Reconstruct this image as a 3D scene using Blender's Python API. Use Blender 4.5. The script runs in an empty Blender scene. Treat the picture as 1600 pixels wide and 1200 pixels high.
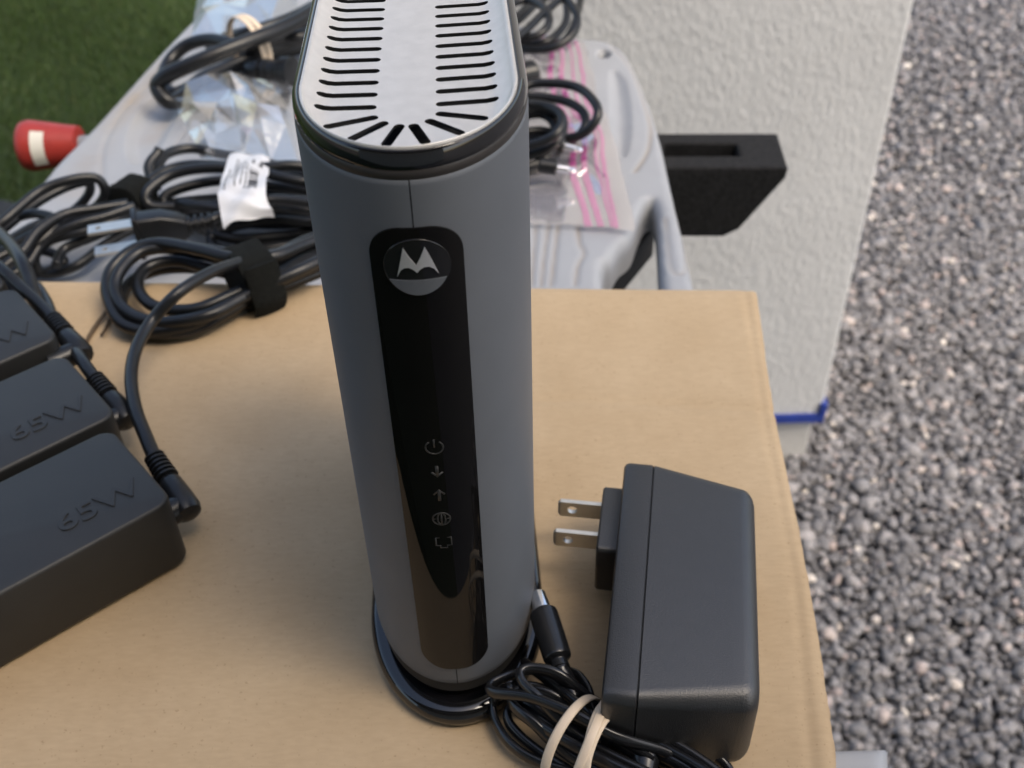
import bpy, math, random
import numpy as np
from mathutils import Vector
random.seed(7); rng = np.random.default_rng(7)
S = bpy.context.scene
C = S.collection

# ------------------------------------------------------------------ camera
T = 0.87                                   # height of the carton's top above the ground
CAM_F, CAM_TH, CAM_RO, CAM_H = 1655.3, math.radians(40.43), math.radians(-1.707), 0.2733
Fw = np.array([0, math.cos(CAM_TH), -math.sin(CAM_TH)]); R0 = np.array([1., 0, 0]); U0 = np.cross(R0, Fw)
Rt = math.cos(CAM_RO)*R0 + math.sin(CAM_RO)*U0
Up = -math.sin(CAM_RO)*R0 + math.cos(CAM_RO)*U0
CP = np.array([0, 0, T + CAM_H])
cd = bpy.data.cameras.new('camera'); cam = bpy.data.objects.new('camera', cd); C.objects.link(cam)
from mathutils import Matrix
cam.matrix_world = Matrix(((Rt[0], Up[0], -Fw[0], CP[0]), (Rt[1], Up[1], -Fw[1], CP[1]), (Rt[2], Up[2], -Fw[2], CP[2]), (0, 0, 0, 1)))
cd.sensor_width = 5.76; cd.lens = 5.76*CAM_F/1600; cd.clip_start = 0.01; cd.clip_end = 800
cd.dof.use_dof = True; cd.dof.focus_distance = 0.25; cd.dof.aperture_fstop = 3.5
S.camera = cam
S.render.resolution_x, S.render.resolution_y = 1024, 768

# ------------------------------------------------------------------ sky, sun, exposure
SUN_EL, SUN_AZ = math.radians(55), math.radians(128)      # azimuth from +Y towards +X
w = bpy.data.worlds.new('World'); S.world = w; w.use_nodes = True
nt = w.node_tree; nt.nodes.clear()
sky = nt.nodes.new('ShaderNodeTexSky'); sky.sky_type = 'NISHITA'; sky.sun_disc = False
sky.sun_elevation = SUN_EL; sky.sun_rotation = SUN_AZ; sky.dust_density = 3.0; sky.air_density = 1.0; sky.ozone_density = 1.0
bg = nt.nodes.new('ShaderNodeBackground'); bg.inputs['Strength'].default_value = 0.15
wo = nt.nodes.new('ShaderNodeOutputWorld')
nt.links.new(sky.outputs[0], bg.inputs['Color']); nt.links.new(bg.outputs[0], wo.inputs['Surface'])
sd = bpy.data.lights.new('sun', 'SUN'); sd.energy = 1.15; sd.angle = math.radians(30); sd.color = (1, .95, .87)
sun = bpy.data.objects.new('sun', sd); C.objects.link(sun)
sv = Vector((math.sin(SUN_AZ)*math.cos(SUN_EL), math.cos(SUN_AZ)*math.cos(SUN_EL), math.sin(SUN_EL)))
sun.rotation_euler = sv.to_track_quat('Z', 'Y').to_euler(); sun.location = (2, 2, 6)
S.view_settings.view_transform = 'Standard'; S.view_settings.look = 'None'
S.view_settings.gamma = 1; S.view_settings.use_curve_mapping = False
S.view_settings.exposure = 1.1
try:
    S.view_settings.use_white_balance = True
    S.view_settings.white_balance_temperature = 7050; S.view_settings.white_balance_tint = 10
except Exception: pass

# ------------------------------------------------------------------ helpers
def P(px, py, z=0.0):
    """point at height z (relative to the carton's top) seen at photo pixel px,py"""
    d = Fw*CAM_F + Rt*(px-800) - Up*(py-600)
    return CP + d*((T+z-CP[2])/d[2])

def tag(o, label=None, cat=None, group=None, kind=None):
    if label: o['label'] = label
    if cat: o['category'] = cat
    if group: o['group'] = group
    if kind: o['kind'] = kind
    return o
def thing(name, loc, label, cat, group=None):
    o = bpy.data.objects.new(name, None); C.objects.link(o); o.location = tuple(loc); o.empty_display_size = .01
    return tag(o, label, cat, group)
def root_loc(o):
    while o.parent: o = o.parent
    return np.array(o.location)
def obj(name, vf, mat, parent=None, smooth=True, local=False, auto=None):
    v, f = vf
    v = np.asarray(v, float)
    if parent is not None and not local: v = v - root_loc(parent)
    me = bpy.data.meshes.new(name); me.from_pydata([tuple(q) for q in v], [], [tuple(q) for q in f]); me.update()
    if smooth: me.shade_smooth()
    if auto is not None: me.set_sharp_from_angle(angle=math.radians(auto))
    o = bpy.data.objects.new(name, me); C.objects.link(o)
    if mat: me.materials.append(mat)
    if parent is not None: o.parent = parent
    return o
def merge(*vfs):
    V, Fc, n = [], [], 0
    for v, f in vfs:
        V += [tuple(q) for q in v]; Fc += [tuple(i+n for i in q) for q in f]; n += len(v)
    return V, Fc
def catmull(pts, sub=8, closed=False):
    p = np.asarray(pts, float); n = len(p); out = []
    seg = n if closed else n-1
    for i in range(seg):
        if closed: a, b, c, d = p[(i-1) % n], p[i], p[(i+1) % n], p[(i+2) % n]
        else: a, b, c, d = p[max(i-1, 0)], p[i], p[i+1], p[min(i+2, n-1)]
        for k in range(sub):
            t = k/sub
            out.append(.5*((2*b)+(c-a)*t+(2*a-5*b+4*c-d)*t*t+(3*b-a-3*c+d)*t**3))
    if not closed: out.append(p[-1])
    return np.array(out)
def tube(pts, r, n=10, sub=8, closed=False, ref=None, spline=True, cap=True):
    """r: radius, list of radii per control point, or (a,b) half axes of a flat section (a along ref)"""
    P0 = catmull(pts, sub, closed) if spline else np.asarray(pts, float)
    m = len(P0)
    if isinstance(r, tuple): ra, rb = np.full(m, r[0]), np.full(m, r[1])
    elif isinstance(r, (list, np.ndarray)):
        x = np.linspace(0, 1, len(r)); ra = rb = np.interp(np.linspace(0, 1, m), x, r)
    else: ra = rb = np.full(m, float(r))
    if closed: tg = np.roll(P0, -1, 0)-np.roll(P0, 1, 0)
    else: tg = np.gradient(P0, axis=0)
    tg /= np.linalg.norm(tg, axis=1)[:, None]+1e-12
    N = np.zeros_like(P0)
    if ref is not None:
        N = np.asarray(ref, float)[None, :]-(tg@np.asarray(ref, float))[:, None]*tg
    else:
        a = np.array([0, 0, 1.]) if abs(tg[0][2]) < .9 else np.array([1., 0, 0])
        v = a-tg[0]*(a@tg[0])
        for i in range(m):
            v = v-tg[i]*(v@tg[i]); v /= np.linalg.norm(v)+1e-12; N[i] = v
    N /= np.linalg.norm(N, axis=1)[:, None]+1e-12
    B = np.cross(tg, N)
    an = np.arange(n)*2*math.pi/n
    V = (P0[:, None, :]+N[:, None, :]*(ra[:, None]*np.cos(an)[None])[:, :, None]+B[:, None, :]*(rb[:, None]*np.sin(an)[None])[:, :, None]).reshape(-1, 3)
    Fc = []
    for i in range(m if closed else m-1):
        j = (i+1) % m
        for k in range(n):
            l = (k+1) % n
            Fc.append((i*n+k, i*n+l, j*n+l, j*n+k))
    if cap and not closed:
        Fc.append(tuple(range(n-1, -1, -1))); Fc.append(tuple((m-1)*n+k for k in range(n)))
    return V, Fc
def loft(rings, cap0=True, cap1=True):
    n = len(rings[0]); V = np.concatenate([np.asarray(r, float) for r in rings]); Fc = []
    for i in range(len(rings)-1):
        for k in range(n):
            l = (k+1) % n
            Fc.append((i*n+k, i*n+l, (i+1)*n+l, (i+1)*n+k))
    if cap0: Fc.append(tuple(range(n-1, -1, -1)))
    if cap1: Fc.append(tuple((len(rings)-1)*n+k for k in range(n)))
    return V, Fc
def rrect(a, b, r, n=5):
    """rounded rectangle, half sizes a,b"""
    r = min(r, a*.999, b*.999); out = []
    for cx, cy, a0 in ((a-r, b-r, 0), (-a+r, b-r, 90), (-a+r, -b+r, 180), (a-r, -b+r, 270)):
        for k in range(n+1):
            t = math.radians(a0+90*k/n); out.append((cx+r*math.cos(t), cy+r*math.sin(t)))
    return out
def frame(o, ex, ey, ez):
    o, ex, ey, ez = [np.asarray(q, float) for q in (o, ex, ey, ez)]
    return lambda pts: o+np.asarray(pts, float)@np.array([ex, ey, ez])
def box_vf(c, h, bevel=0.0):
    """box with a small edge bevel, local axes"""
    a, b, d = h; r = bevel
    if r <= 0: 
        R = [[(x, y, z) for x, y in ((-a, -b), (a, -b), (a, b), (-a, b))] for z in (-d, d)]
    else:
        R = []
        for z, i in ((-d, r), (-d+r*.3, r*.3), (-d+r, 0), (d-r, 0), (d-r*.3, r*.3), (d, r)):
            R.append([(x, y, z) for x, y in rrect(a-i, b-i, max(r*1.2-i, r*.2), 3)])
    v, f = loft(R)
    return v+np.asarray(c, float), f
def ring(c, axis, e1, e2, r1, r2, shear=0, n=40, ph=0):
    t = np.arange(n)*2*math.pi/n
    return np.asarray(c)+np.outer(np.cos(t)*r1, e1)+np.outer(np.sin(t)*r2, e2)+np.outer(shear*np.cos(t+ph), axis)
def poly_in(poly, x, y):
    poly = np.asarray(poly); ins = np.zeros(np.shape(x), bool); n = len(poly)
    for i in range(n):
        x0, y0 = poly[i]; x1, y1 = poly[(i+1) % n]
        c = ((y0 > y) != (y1 > y)) & (x < (x1-x0)*(y-y0)/((y1-y0) if y1 != y0 else 1e-12)+x0)
        ins ^= c
    return ins
def near_poly(poly, q, closed=True):
    """distance and nearest point from points q to a polyline"""
    poly = np.asarray(poly, float); q = np.asarray(q, float); best = np.full(len(q), 1e9); bp = np.zeros_like(q)
    n = len(poly)
    for i in range(n if closed else n-1):
        a, b = poly[i], poly[(i+1) % n]; ab = b-a
        t = np.clip(((q-a)@ab)/(ab@ab+1e-15), 0, 1); c = a+t[:, None]*ab; d = np.linalg.norm(q-c, axis=1)
        m = d < best; best[m] = d[m]; bp[m] = c[m]
    return best, bp
def text_vf(txt, size, depth, bevel=0.0):
    cu = bpy.data.curves.new('lettering', 'FONT'); cu.body = txt; cu.size = size; cu.extrude = depth; cu.bevel_depth = bevel; cu.align_x = 'CENTER'; cu.align_y = 'CENTER'
    cu.resolution_u = 6
    o = bpy.data.objects.new('lettering', cu); C.objects.link(o)
    dg = bpy.context.evaluated_depsgraph_get(); me = bpy.data.meshes.new_from_object(o.evaluated_get(dg))
    v = np.array([tuple(q.co) for q in me.vertices]); f = [tuple(p.vertices) for p in me.polygons]
    bpy.data.objects.remove(o); bpy.data.meshes.remove(me); bpy.data.curves.remove(cu)
    return v, f
def bigmesh(name, V, Fc, mat, k):
    """fast mesh of equal-size faces"""
    me = bpy.data.meshes.new(name); V = np.asarray(V, np.float32); Fc = np.asarray(Fc, np.int32)
    me.vertices.add(len(V)); me.vertices.foreach_set('co', V.ravel())
    me.loops.add(Fc.size); me.loops.foreach_set('vertex_index', Fc.ravel())
    me.polygons.add(len(Fc)); me.polygons.foreach_set('loop_start', np.arange(len(Fc), dtype=np.int32)*k)
    me.update(calc_edges=True); me.validate()
    o = bpy.data.objects.new(name, me); C.objects.link(o); me.materials.append(mat)
    return o

# ------------------------------------------------------------------ materials
def mat(name, col, rough=.5, metal=0, spec=.5, var=0, vscale=40, bump=0, bscale=400, coat=0, bdist=.0005, col2=None, detail=6, rvar=0):
    m = bpy.data.materials.new(name); m.use_nodes = True; t = m.node_tree; b = t.nodes['Principled BSDF']
    b.inputs['Base Color'].default_value = (*col, 1); b.inputs['Roughness'].default_value = rough; b.inputs['Metallic'].default_value = metal
    b.inputs['Specular IOR Level'].default_value = spec; b.inputs['Coat Weight'].default_value = coat; b.inputs['Coat Roughness'].default_value = .05
    tc = t.nodes.new('ShaderNodeTexCoord')
    if var or col2:
        n = t.nodes.new('ShaderNodeTexNoise'); n.inputs['Scale'].default_value = vscale; n.inputs['Detail'].default_value = detail
        t.links.new(tc.outputs['Object'], n.inputs['Vector'])
        mr = t.nodes.new('ShaderNodeMapRange'); mr.inputs['From Min'].default_value = .3; mr.inputs['From Max'].default_value = .7
        t.links.new(n.outputs['Fac'], mr.inputs['Value'])
        mx = t.nodes.new('ShaderNodeMix'); mx.data_type = 'RGBA'
        c2 = col2 if col2 else tuple(c*(1+var) for c in col); c1 = col if col2 else tuple(c*(1-var) for c in col)
        mx.inputs['A'].default_value = (*c1, 1); mx.inputs['B'].default_value = (*c2, 1)
        t.links.new(mr.outputs[0], mx.inputs['Factor']); t.links.new(mx.outputs['Result'], b.inputs['Base Color'])
        if rvar:
            mr2 = t.nodes.new('ShaderNodeMapRange'); mr2.inputs['To Min'].default_value = rough-rvar; mr2.inputs['To Max'].default_value = rough+rvar
            t.links.new(n.outputs['Fac'], mr2.inputs['Value']); t.links.new(mr2.outputs[0], b.inputs['Roughness'])
    if bump:
        n2 = t.nodes.new('ShaderNodeTexNoise'); n2.inputs['Scale'].default_value = bscale; n2.inputs['Detail'].default_value = 4
        t.links.new(tc.outputs['Object'], n2.inputs['Vector'])
        bp = t.nodes.new('ShaderNodeBump'); bp.inputs['Strength'].default_value = bump; bp.inputs['Distance'].default_value = bdist
        t.links.new(n2.outputs['Fac'], bp.inputs['Height']); t.links.new(bp.outputs[0], b.inputs['Normal'])
    return m
M = {}
M['shell'] = mat('satin_grey_plastic', (.106, .116, .131), .52, var=.05, vscale=60, bump=.08, bscale=2500, bdist=.0002)
M['gloss'] = mat('gloss_black_plastic', (.006, .006, .007), .06, spec=.75, var=.2, vscale=30)
M['band'] = mat('dark_band_plastic', (.03, .026, .024), .4, var=.1)
M['panel'] = mat('gloss_panel_plastic', (.006, .0055, .0055), .03, spec=.27, var=.2, vscale=20)
M['silver'] = mat('silver_paint', (.60, .58, .55), .45, metal=.35, var=.05, vscale=300, bump=.25, bscale=3000, bdist=.0001)
M['cavity'] = mat('vent_interior', (.008, .008, .008), .7, var=.2)
M['chrome'] = mat('chrome', (.85, .85, .87), .18, metal=1, var=.03)
M['emblem'] = mat('silver_emblem', (.75, .75, .77), .3, metal=.6, var=.03)
M['print'] = mat('grey_print', (.026, .026, .026), .4, var=.1)
M['badge'] = mat('badge_plastic', (.012, .012, .013), .08, spec=.6, var=.1)
M['wart'] = mat('adapter_plastic', (.012, .0123, .0135), .42, spec=.95, var=.1, vscale=200, bump=.5, bscale=2600, bdist=.0002)
M['brick'] = mat('brick_plastic', (.014, .0142, .0139), .52, spec=.55, var=.12, vscale=90, bump=.25, bscale=2200, bdist=.0002)
M['cord'] = mat('black_cord_rubber', (.009, .0098, .0112), .33, spec=.4, var=.15, vscale=150, bump=.1, bscale=900)
M['cordg'] = mat('glossy_cord_vinyl', (.009, .0095, .011), .26, spec=.55, var=.15, vscale=150)
M['velcro'] = mat('hook_and_loop_fabric', (.010, .011, .010), .95, spec=.15, var=.3, vscale=600, bump=1, bscale=2500, bdist=.001)
M['blade'] = mat('plated_brass', (.80, .76, .68), .42, metal=1, var=.06, vscale=200)
M['rband'] = mat('rubber_band', (.70, .57, .43), .55, spec=.3, var=.06, vscale=200)
M['red'] = mat('red_handle_plastic', (.33, .03, .022), .45, var=.12, vscale=60, bump=.1, bscale=300)
M['sticker'] = mat('off_white_sticker', (.62, .60, .53), .6, var=.05)
M['foam'] = mat('black_foam', (.011, .011, .0115), .8, spec=.3, var=.6, vscale=350, bump=.9, bscale=900, bdist=.0006)
M['tag'] = mat('white_label_film', (.62, .63, .65), .45, var=.03)
M['ink'] = mat('label_ink', (.05, .05, .055), .7, var=.1)
M['blue'] = mat('blue_film', (.015, .04, .25), .5, var=.15, vscale=80)
M['conc'] = mat('foundation_concrete', (.48, .47, .45), .9, var=.12, vscale=20, bump=.4, bscale=120, bdist=.003)
M['mat'] = mat('black_rubber_mat', (.012, .012, .012), .8, var=.3, vscale=30, bump=.5, bscale=200, bdist=.002)
M['added_eave'] = mat('added_eave_paint', (.28, .26, .23), .8, var=.06, vscale=3)
M['added_house'] = mat('added_house_stucco', (.58, .54, .48), .9, var=.08, vscale=5, bump=.5, bscale=90, bdist=.004)
M['soil'] = mat('ground_soil', (.10, .085, .07), .95, var=.3, vscale=3, bump=.5, bscale=40, bdist=.01)

def stucco():
    m = mat('painted_stucco', (.555, .562, .565), .9, spec=.2, var=.05, vscale=9)
    t = m.node_tree; b = t.nodes['Principled BSDF']; tc = t.nodes.new('ShaderNodeTexCoord')
    n1 = t.nodes.new('ShaderNodeTexNoise'); n1.inputs['Scale'].default_value = 190; n1.inputs['Detail'].default_value = 3; n1.inputs['Roughness'].default_value = .55
    n2 = t.nodes.new('ShaderNodeTexNoise'); n2.inputs['Scale'].default_value = 24; n2.inputs['Detail'].default_value = 2
    mp = t.nodes.new('ShaderNodeMapping'); mp.inputs['Scale'].default_value = (1, 1, .55)
    t.links.new(tc.outputs['Object'], mp.inputs['Vector']); t.links.new(mp.outputs[0], n1.inputs['Vector']); t.links.new(mp.outputs[0], n2.inputs['Vector'])
    ad = t.nodes.new('ShaderNodeMath'); ad.operation = 'MULTIPLY_ADD'; ad.inputs[1].default_value = .15
    t.links.new(n2.outputs['Fac'], ad.inputs[0]); t.links.new(n1.outputs['Fac'], ad.inputs[2])
    bp = t.nodes.new('ShaderNodeBump'); bp.inputs['Strength'].default_value = .7; bp.inputs['Distance'].default_value = .0030
    t.links.new(ad.outputs[0], bp.inputs['Height']); t.links.new(bp.outputs[0], b.inputs['Normal'])
    return m
M['stucco'] = stucco()

def cardboard():
    m = bpy.data.materials.new('kraft_cardboard'); m.use_nodes = True; t = m.node_tree; b = t.nodes['Principled BSDF']
    b.inputs['Roughness'].default_value = .72; b.inputs['Specular IOR Level'].default_value = .25
    tc = t.nodes.new('ShaderNodeTexCoord')
    def noise(scale, sc=(1, 1, 1), det=6):
        mp = t.nodes.new('ShaderNodeMapping'); mp.inputs['Scale'].default_value = sc
        n = t.nodes.new('ShaderNodeTexNoise'); n.inputs['Scale'].default_value = scale; n.inputs['Detail'].default_value = det
        t.links.new(tc.outputs['Object'], mp.inputs['Vector']); t.links.new(mp.outputs[0], n.inputs['Vector']); return n
    a = noise(28); f = noise(260, (1, 3.5, 1), 8); s = noise(900, (1, 1, 1), 2)
    cr = t.nodes.new('ShaderNodeValToRGB'); cr.color_ramp.elements[0].position = .32; cr.color_ramp.elements[1].position = .7
    cr.color_ramp.elements[0].color = (.435, .315, .190, 1); cr.color_ramp.elements[1].color = (.485, .360, .226, 1)
    t.links.new(a.outputs['Fac'], cr.inputs['Fac'])
    cf = t.nodes.new('ShaderNodeValToRGB'); cf.color_ramp.elements[0].position = .25; cf.color_ramp.elements[1].position = .75
    cf.color_ramp.elements[0].color = (.93, .925, .91, 1); cf.color_ramp.elements[1].color = (1.03, 1.03, 1.03, 1)
    t.links.new(f.outputs['Fac'], cf.inputs['Fac'])
    mx = t.nodes.new('ShaderNodeMix'); mx.data_type = 'RGBA'; mx.blend_type = 'MULTIPLY'; mx.inputs['Factor'].default_value = 1
    t.links.new(cr.outputs[0], mx.inputs['A']); t.links.new(cf.outputs[0], mx.inputs['B'])
    cs = t.nodes.new('ShaderNodeValToRGB'); cs.color_ramp.elements[0].position = .27; cs.color_ramp.elements[1].position = .33
    cs.color_ramp.elements[0].color = (.78, .75, .7, 1); cs.color_ramp.elements[1].color = (1, 1, 1, 1)
    t.links.new(s.outputs['Fac'], cs.inputs['Fac'])
    m2 = t.nodes.new('ShaderNodeMix'); m2.data_type = 'RGBA'; m2.blend_type = 'MULTIPLY'; m2.inputs['Factor'].default_value = 1
    t.links.new(mx.outputs['Result'], m2.inputs['A']); t.links.new(cs.outputs[0], m2.inputs['B'])
    t.links.new(m2.outputs['Result'], b.inputs['Base Color'])
    bp = t.nodes.new('ShaderNodeBump'); bp.inputs['Strength'].default_value = .25; bp.inputs['Distance'].default_value = .0004
    t.links.new(f.outputs['Fac'], bp.inputs['Height'])
    wv = t.nodes.new('ShaderNodeTexWave'); wv.inputs['Scale'].default_value = 45; wv.inputs['Distortion'].default_value = .6
    t.links.new(tc.outputs['Object'], wv.inputs['Vector'])
    b2 = t.nodes.new('ShaderNodeBump'); b2.inputs['Strength'].default_value = .10; b2.inputs['Distance'].default_value = .0004
    t.links.new(wv.outputs['Fac'], b2.inputs['Height']); t.links.new(bp.outputs[0], b2.inputs['Normal']); t.links.new(b2.outputs[0], b.inputs['Normal'])
    return m
M['card'] = cardboard()

def table_mat():
    m = bpy.data.materials.new('grey_table_plastic'); m.use_nodes = True; t = m.node_tree; b = t.nodes['Principled BSDF']
    b.inputs['Roughness'].default_value = .5; b.inputs['Specular IOR Level'].default_value = .4
    tc = t.nodes.new('ShaderNodeTexCoord'); n = t.nodes.new('ShaderNodeTexNoise'); n.inputs['Scale'].default_value = 9; n.inputs['Detail'].default_value = 8; n.inputs['Roughness'].default_value = .65
    t.links.new(tc.outputs['Object'], n.inputs['Vector'])
    at = t.nodes.new('ShaderNodeAttribute'); at.attribute_name = 'dirt'
    ma = t.nodes.new('ShaderNodeMath'); ma.operation = 'MULTIPLY'; t.links.new(at.outputs['Fac'], ma.inputs[0])
    mr = t.nodes.new('ShaderNodeMapRange'); mr.inputs['From Min'].default_value = .35; mr.inputs['From Max'].default_value = .62; mr.inputs['To Min'].default_value = .15
    t.links.new(n.outputs['Fac'], mr.inputs['Value']); t.links.new(mr.outputs[0], ma.inputs[1])
    n2 = t.nodes.new('ShaderNodeTexNoise'); n2.inputs['Scale'].default_value = 60; n2.inputs['Detail'].default_value = 6
    t.links.new(tc.outputs['Object'], n2.inputs['Vector'])
    c0 = t.nodes.new('ShaderNodeValToRGB'); c0.color_ramp.elements[0].color = (.312, .325, .345, 1); c0.color_ramp.elements[1].color = (.328, .341, .361, 1)
    c0.color_ramp.elements[0].position = .3; c0.color_ramp.elements[1].position = .7
    t.links.new(n2.outputs['Fac'], c0.inputs['Fac'])
    mx = t.nodes.new('ShaderNodeMix'); mx.data_type = 'RGBA'; mx.inputs['B'].default_value = (.30, .23, .15, 1)
    t.links.new(ma.outputs[0], mx.inputs['Factor']); t.links.new(c0.outputs[0], mx.inputs['A']); t.links.new(mx.outputs['Result'], b.inputs['Base Color'])
    return m
M['table'] = table_mat()

def film(name, tint=(.9, .92, .95), milk=.03, fr=.22):
    m = bpy.data.materials.new(name); m.use_nodes = True; t = m.node_tree; t.nodes.clear()
    out = t.nodes.new('ShaderNodeOutputMaterial'); tr = t.nodes.new('ShaderNodeBsdfTransparent'); tr.inputs[0].default_value = (.97, .97, .97, 1)
    gl = t.nodes.new('ShaderNodeBsdfGlossy'); gl.inputs['Roughness'].default_value = .06; gl.inputs['Color'].default_value = (.92, .88, .82, 1)
    df = t.nodes.new('ShaderNodeBsdfDiffuse'); df.inputs['Color'].default_value = (*tint, 1)
    fz = t.nodes.new('ShaderNodeLayerWeight'); fz.inputs['Blend'].default_value = .35
    tc = t.nodes.new('ShaderNodeTexCoord'); n = t.nodes.new('ShaderNodeTexNoise'); n.inputs['Scale'].default_value = 45; n.inputs['Detail'].default_value = 5
    t.links.new(tc.outputs['Object'], n.inputs['Vector'])
    bp = t.nodes.new('ShaderNodeBump'); bp.inputs['Strength'].default_value = .2; bp.inputs['Distance'].default_value = .002; t.links.new(n.outputs['Fac'], bp.inputs['Height'])
    t.links.new(bp.outputs[0], gl.inputs['Normal']); t.links.new(bp.outputs[0], fz.inputs['Normal'])
    m1 = t.nodes.new('ShaderNodeMixShader'); m1.inputs[0].default_value = milk
    t.links.new(tr.outputs[0], m1.inputs[1]); t.links.new(df.outputs[0], m1.inputs[2])
    mr = t.nodes.new('ShaderNodeMath'); mr.operation = 'MULTIPLY_ADD'; mr.inputs[1].default_value = .48; mr.inputs[2].default_value = fr*.06
    t.links.new(fz.outputs['Fresnel'], mr.inputs[0])
    m2 = t.nodes.new('ShaderNodeMixShader'); t.links.new(mr.outputs[0], m2.inputs[0]); t.links.new(m1.outputs[0], m2.inputs[1]); t.links.new(gl.outputs[0], m2.inputs[2])
    t.links.new(m2.outputs[0], out.inputs['Surface'])
    return m
M['film'] = film('clear_plastic_film')
M['film2'] = film('freezer_bag_film', (.86, .84, .93), .20, .3)
M['pink'] = film('pink_zip_film', (.82, .12, .50), .55, .3)

def island_mat(name, ramp, rough, spec=.4, bump=0):
    m = bpy.data.materials.new(name); m.use_nodes = True; t = m.node_tree; b = t.nodes['Principled BSDF']
    g = t.nodes.new('ShaderNodeNewGeometry'); cr = t.nodes.new('ShaderNodeValToRGB'); e = cr.color_ramp.elements
    e[0].position, e[0].color = ramp[0][0], (*ramp[0][1], 1); e[1].position, e[1].color = ramp[-1][0], (*ramp[-1][1], 1)
    for p, c in ramp[1:-1]: k = e.new(p); k.color = (*c, 1)
    t.links.new(g.outputs['Random Per Island'], cr.inputs['Fac'])
    tc = t.nodes.new('ShaderNodeTexCoord'); n = t.nodes.new('ShaderNodeTexNoise'); n.inputs['Scale'].default_value = 250; n.inputs['Detail'].default_value = 4
    t.links.new(tc.outputs['Object'], n.inputs['Vector'])
    mr = t.nodes.new('ShaderNodeMapRange'); mr.inputs['From Min'].default_value = .3; mr.inputs['From Max'].default_value = .7; mr.inputs['To Min'].default_value = .75; mr.inputs['To Max'].default_value = 1.2
    t.links.new(n.outputs['Fac'], mr.inputs['Value'])
    mx = t.nodes.new('ShaderNodeMix'); mx.data_type = 'RGBA'; mx.blend_type = 'MULTIPLY'; mx.inputs['Factor'].default_value = 1
    t.links.new(cr.outputs[0], mx.inputs['A']); t.links.new(mr.outputs[0], mx.inputs['B']); t.links.new(mx.outputs['Result'], b.inputs['Base Color'])
    b.inputs['Roughness'].default_value = rough; b.inputs['Specular IOR Level'].default_value = spec
    return m
M['gravel'] = island_mat('crushed_gravel', [(0, (.135, .131, .135)), (.3, (.18, .175, .178)), (.55, (.225, .219, .222)), (.78, (.285, .274, .275)), (.90, (.34, .32, .315)), (.955, (.40, .33, .305)), (.975, (.52, .46, .42)), (1, (.74, .68, .60))], .85)
M['grass'] = island_mat('artificial_turf_blades', [(0, (.038, .066, .015)), (.5, (.050, .088, .021)), (.85, (.064, .106, .027)), (1, (.09, .10, .036))], .55, .3)

# ------------------------------------------------------------------ the ground
def sheet(name, x0, x1, y0, y1, z, m):
    o = obj(name, ([(x0, y0, z), (x1, y0, z), (x1, y1, z), (x0, y1, z)], [(0, 1, 2, 3)]), m, smooth=False); return tag(o, kind='structure')
sheet('ground', -300, 300, -300, 300, -.05, M['soil'])
sheet('turf_base', -6, .16, -6, 9, -.012, mat('turf_backing', (.030, .050, .014), .9, var=.2, vscale=80))
sheet('gravel_bed', .165, 9, -6, 9, -.016, mat('gravel_fines', (.13, .127, .13), .95, var=.35, vscale=120, bump=1, bscale=300, bdist=.006))

def ico():
    g = (1+5**.5)/2
    v = np.array([(-1, g, 0), (1, g, 0), (-1, -g, 0), (1, -g, 0), (0, -1, g), (0, 1, g), (0, -1, -g), (0, 1, -g), (g, 0, -1), (g, 0, 1), (-g, 0, -1), (-g, 0, 1)])
    f = np.array([(0, 11, 5), (0, 5, 1), (0, 1, 7), (0, 7, 10), (0, 10, 11), (1, 5, 9), (5, 11, 4), (11, 10, 2), (10, 7, 6), (7, 1, 8), (3, 9, 4), (3, 4, 2), (3, 2, 6), (3, 6, 8), (3, 8, 9), (4, 9, 5), (2, 4, 11), (6, 2, 10), (8, 6, 7), (9, 8, 1)])
    return v/np.linalg.norm(v[0]), f
def gravel():
    pts = []
    def fill(x0, x1, y0, y1, step, jit=.5):
        nx, ny = int((x1-x0)/step), int((y1-y0)/step)
        X, Y = np.meshgrid(np.arange(nx), np.arange(ny)); q = np.stack([X.ravel(), Y.ravel()], 1)*step+[x0, y0]
        q = q+rng.uniform(-jit, jit, q.shape)*step
        pts.append(np.concatenate([q, np.full((len(q), 1), step)], 1))
    fill(.18, 1.15, .35, 2.0, .0086); fill(.18, 1.15, .35, 2.0, .0125); fill(.35, 2.0, 2.0, 3.4, .0118); fill(.18, 1.6, -.4, .35, .0125); fill(1.15, 1.7, .35, 2.0, .0125)
    q = np.concatenate(pts); n = len(q)
    bv, bf = ico()
    s = rng.lognormal(-.02, .30, n)*q[:, 2]*.62
    sc = np.stack([s*rng.uniform(.8, 1.3, n), s*rng.uniform(.7, 1.1, n), s*rng.uniform(.5, .85, n)], 1)
    V = bv[None]*rng.uniform(.72, 1.2, (n, 12, 1))*sc[:, None, :]
    a = rng.uniform(0, 2*math.pi, n); b = rng.uniform(-.9, .9, n)
    ca, sa, cb, sb = np.cos(a), np.sin(a), np.cos(b), np.sin(b)
    x, y, z = V[..., 0], V[..., 1], V[..., 2]
    y, z = y*cb[:, None]-z*sb[:, None], y*sb[:, None]+z*cb[:, None]
    x, y = x*ca[:, None]-y*sa[:, None], x*sa[:, None]+y*ca[:, None]
    V = np.stack([x+q[:, 0:1], y+q[:, 1:2], z+rng.uniform(-.010, .006, (n, 1))], 2).reshape(-1, 3)
    Fc = (bf[None]+(np.arange(n)*12)[:, None, None]).reshape(-1, 3)
    o = bigmesh('gravel', V, Fc, M['gravel'], 3)
    tag(o, 'loose grey crushed gravel with a few pale stones beside the stucco pillar', 'gravel', kind='stuff')
gravel()
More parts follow.
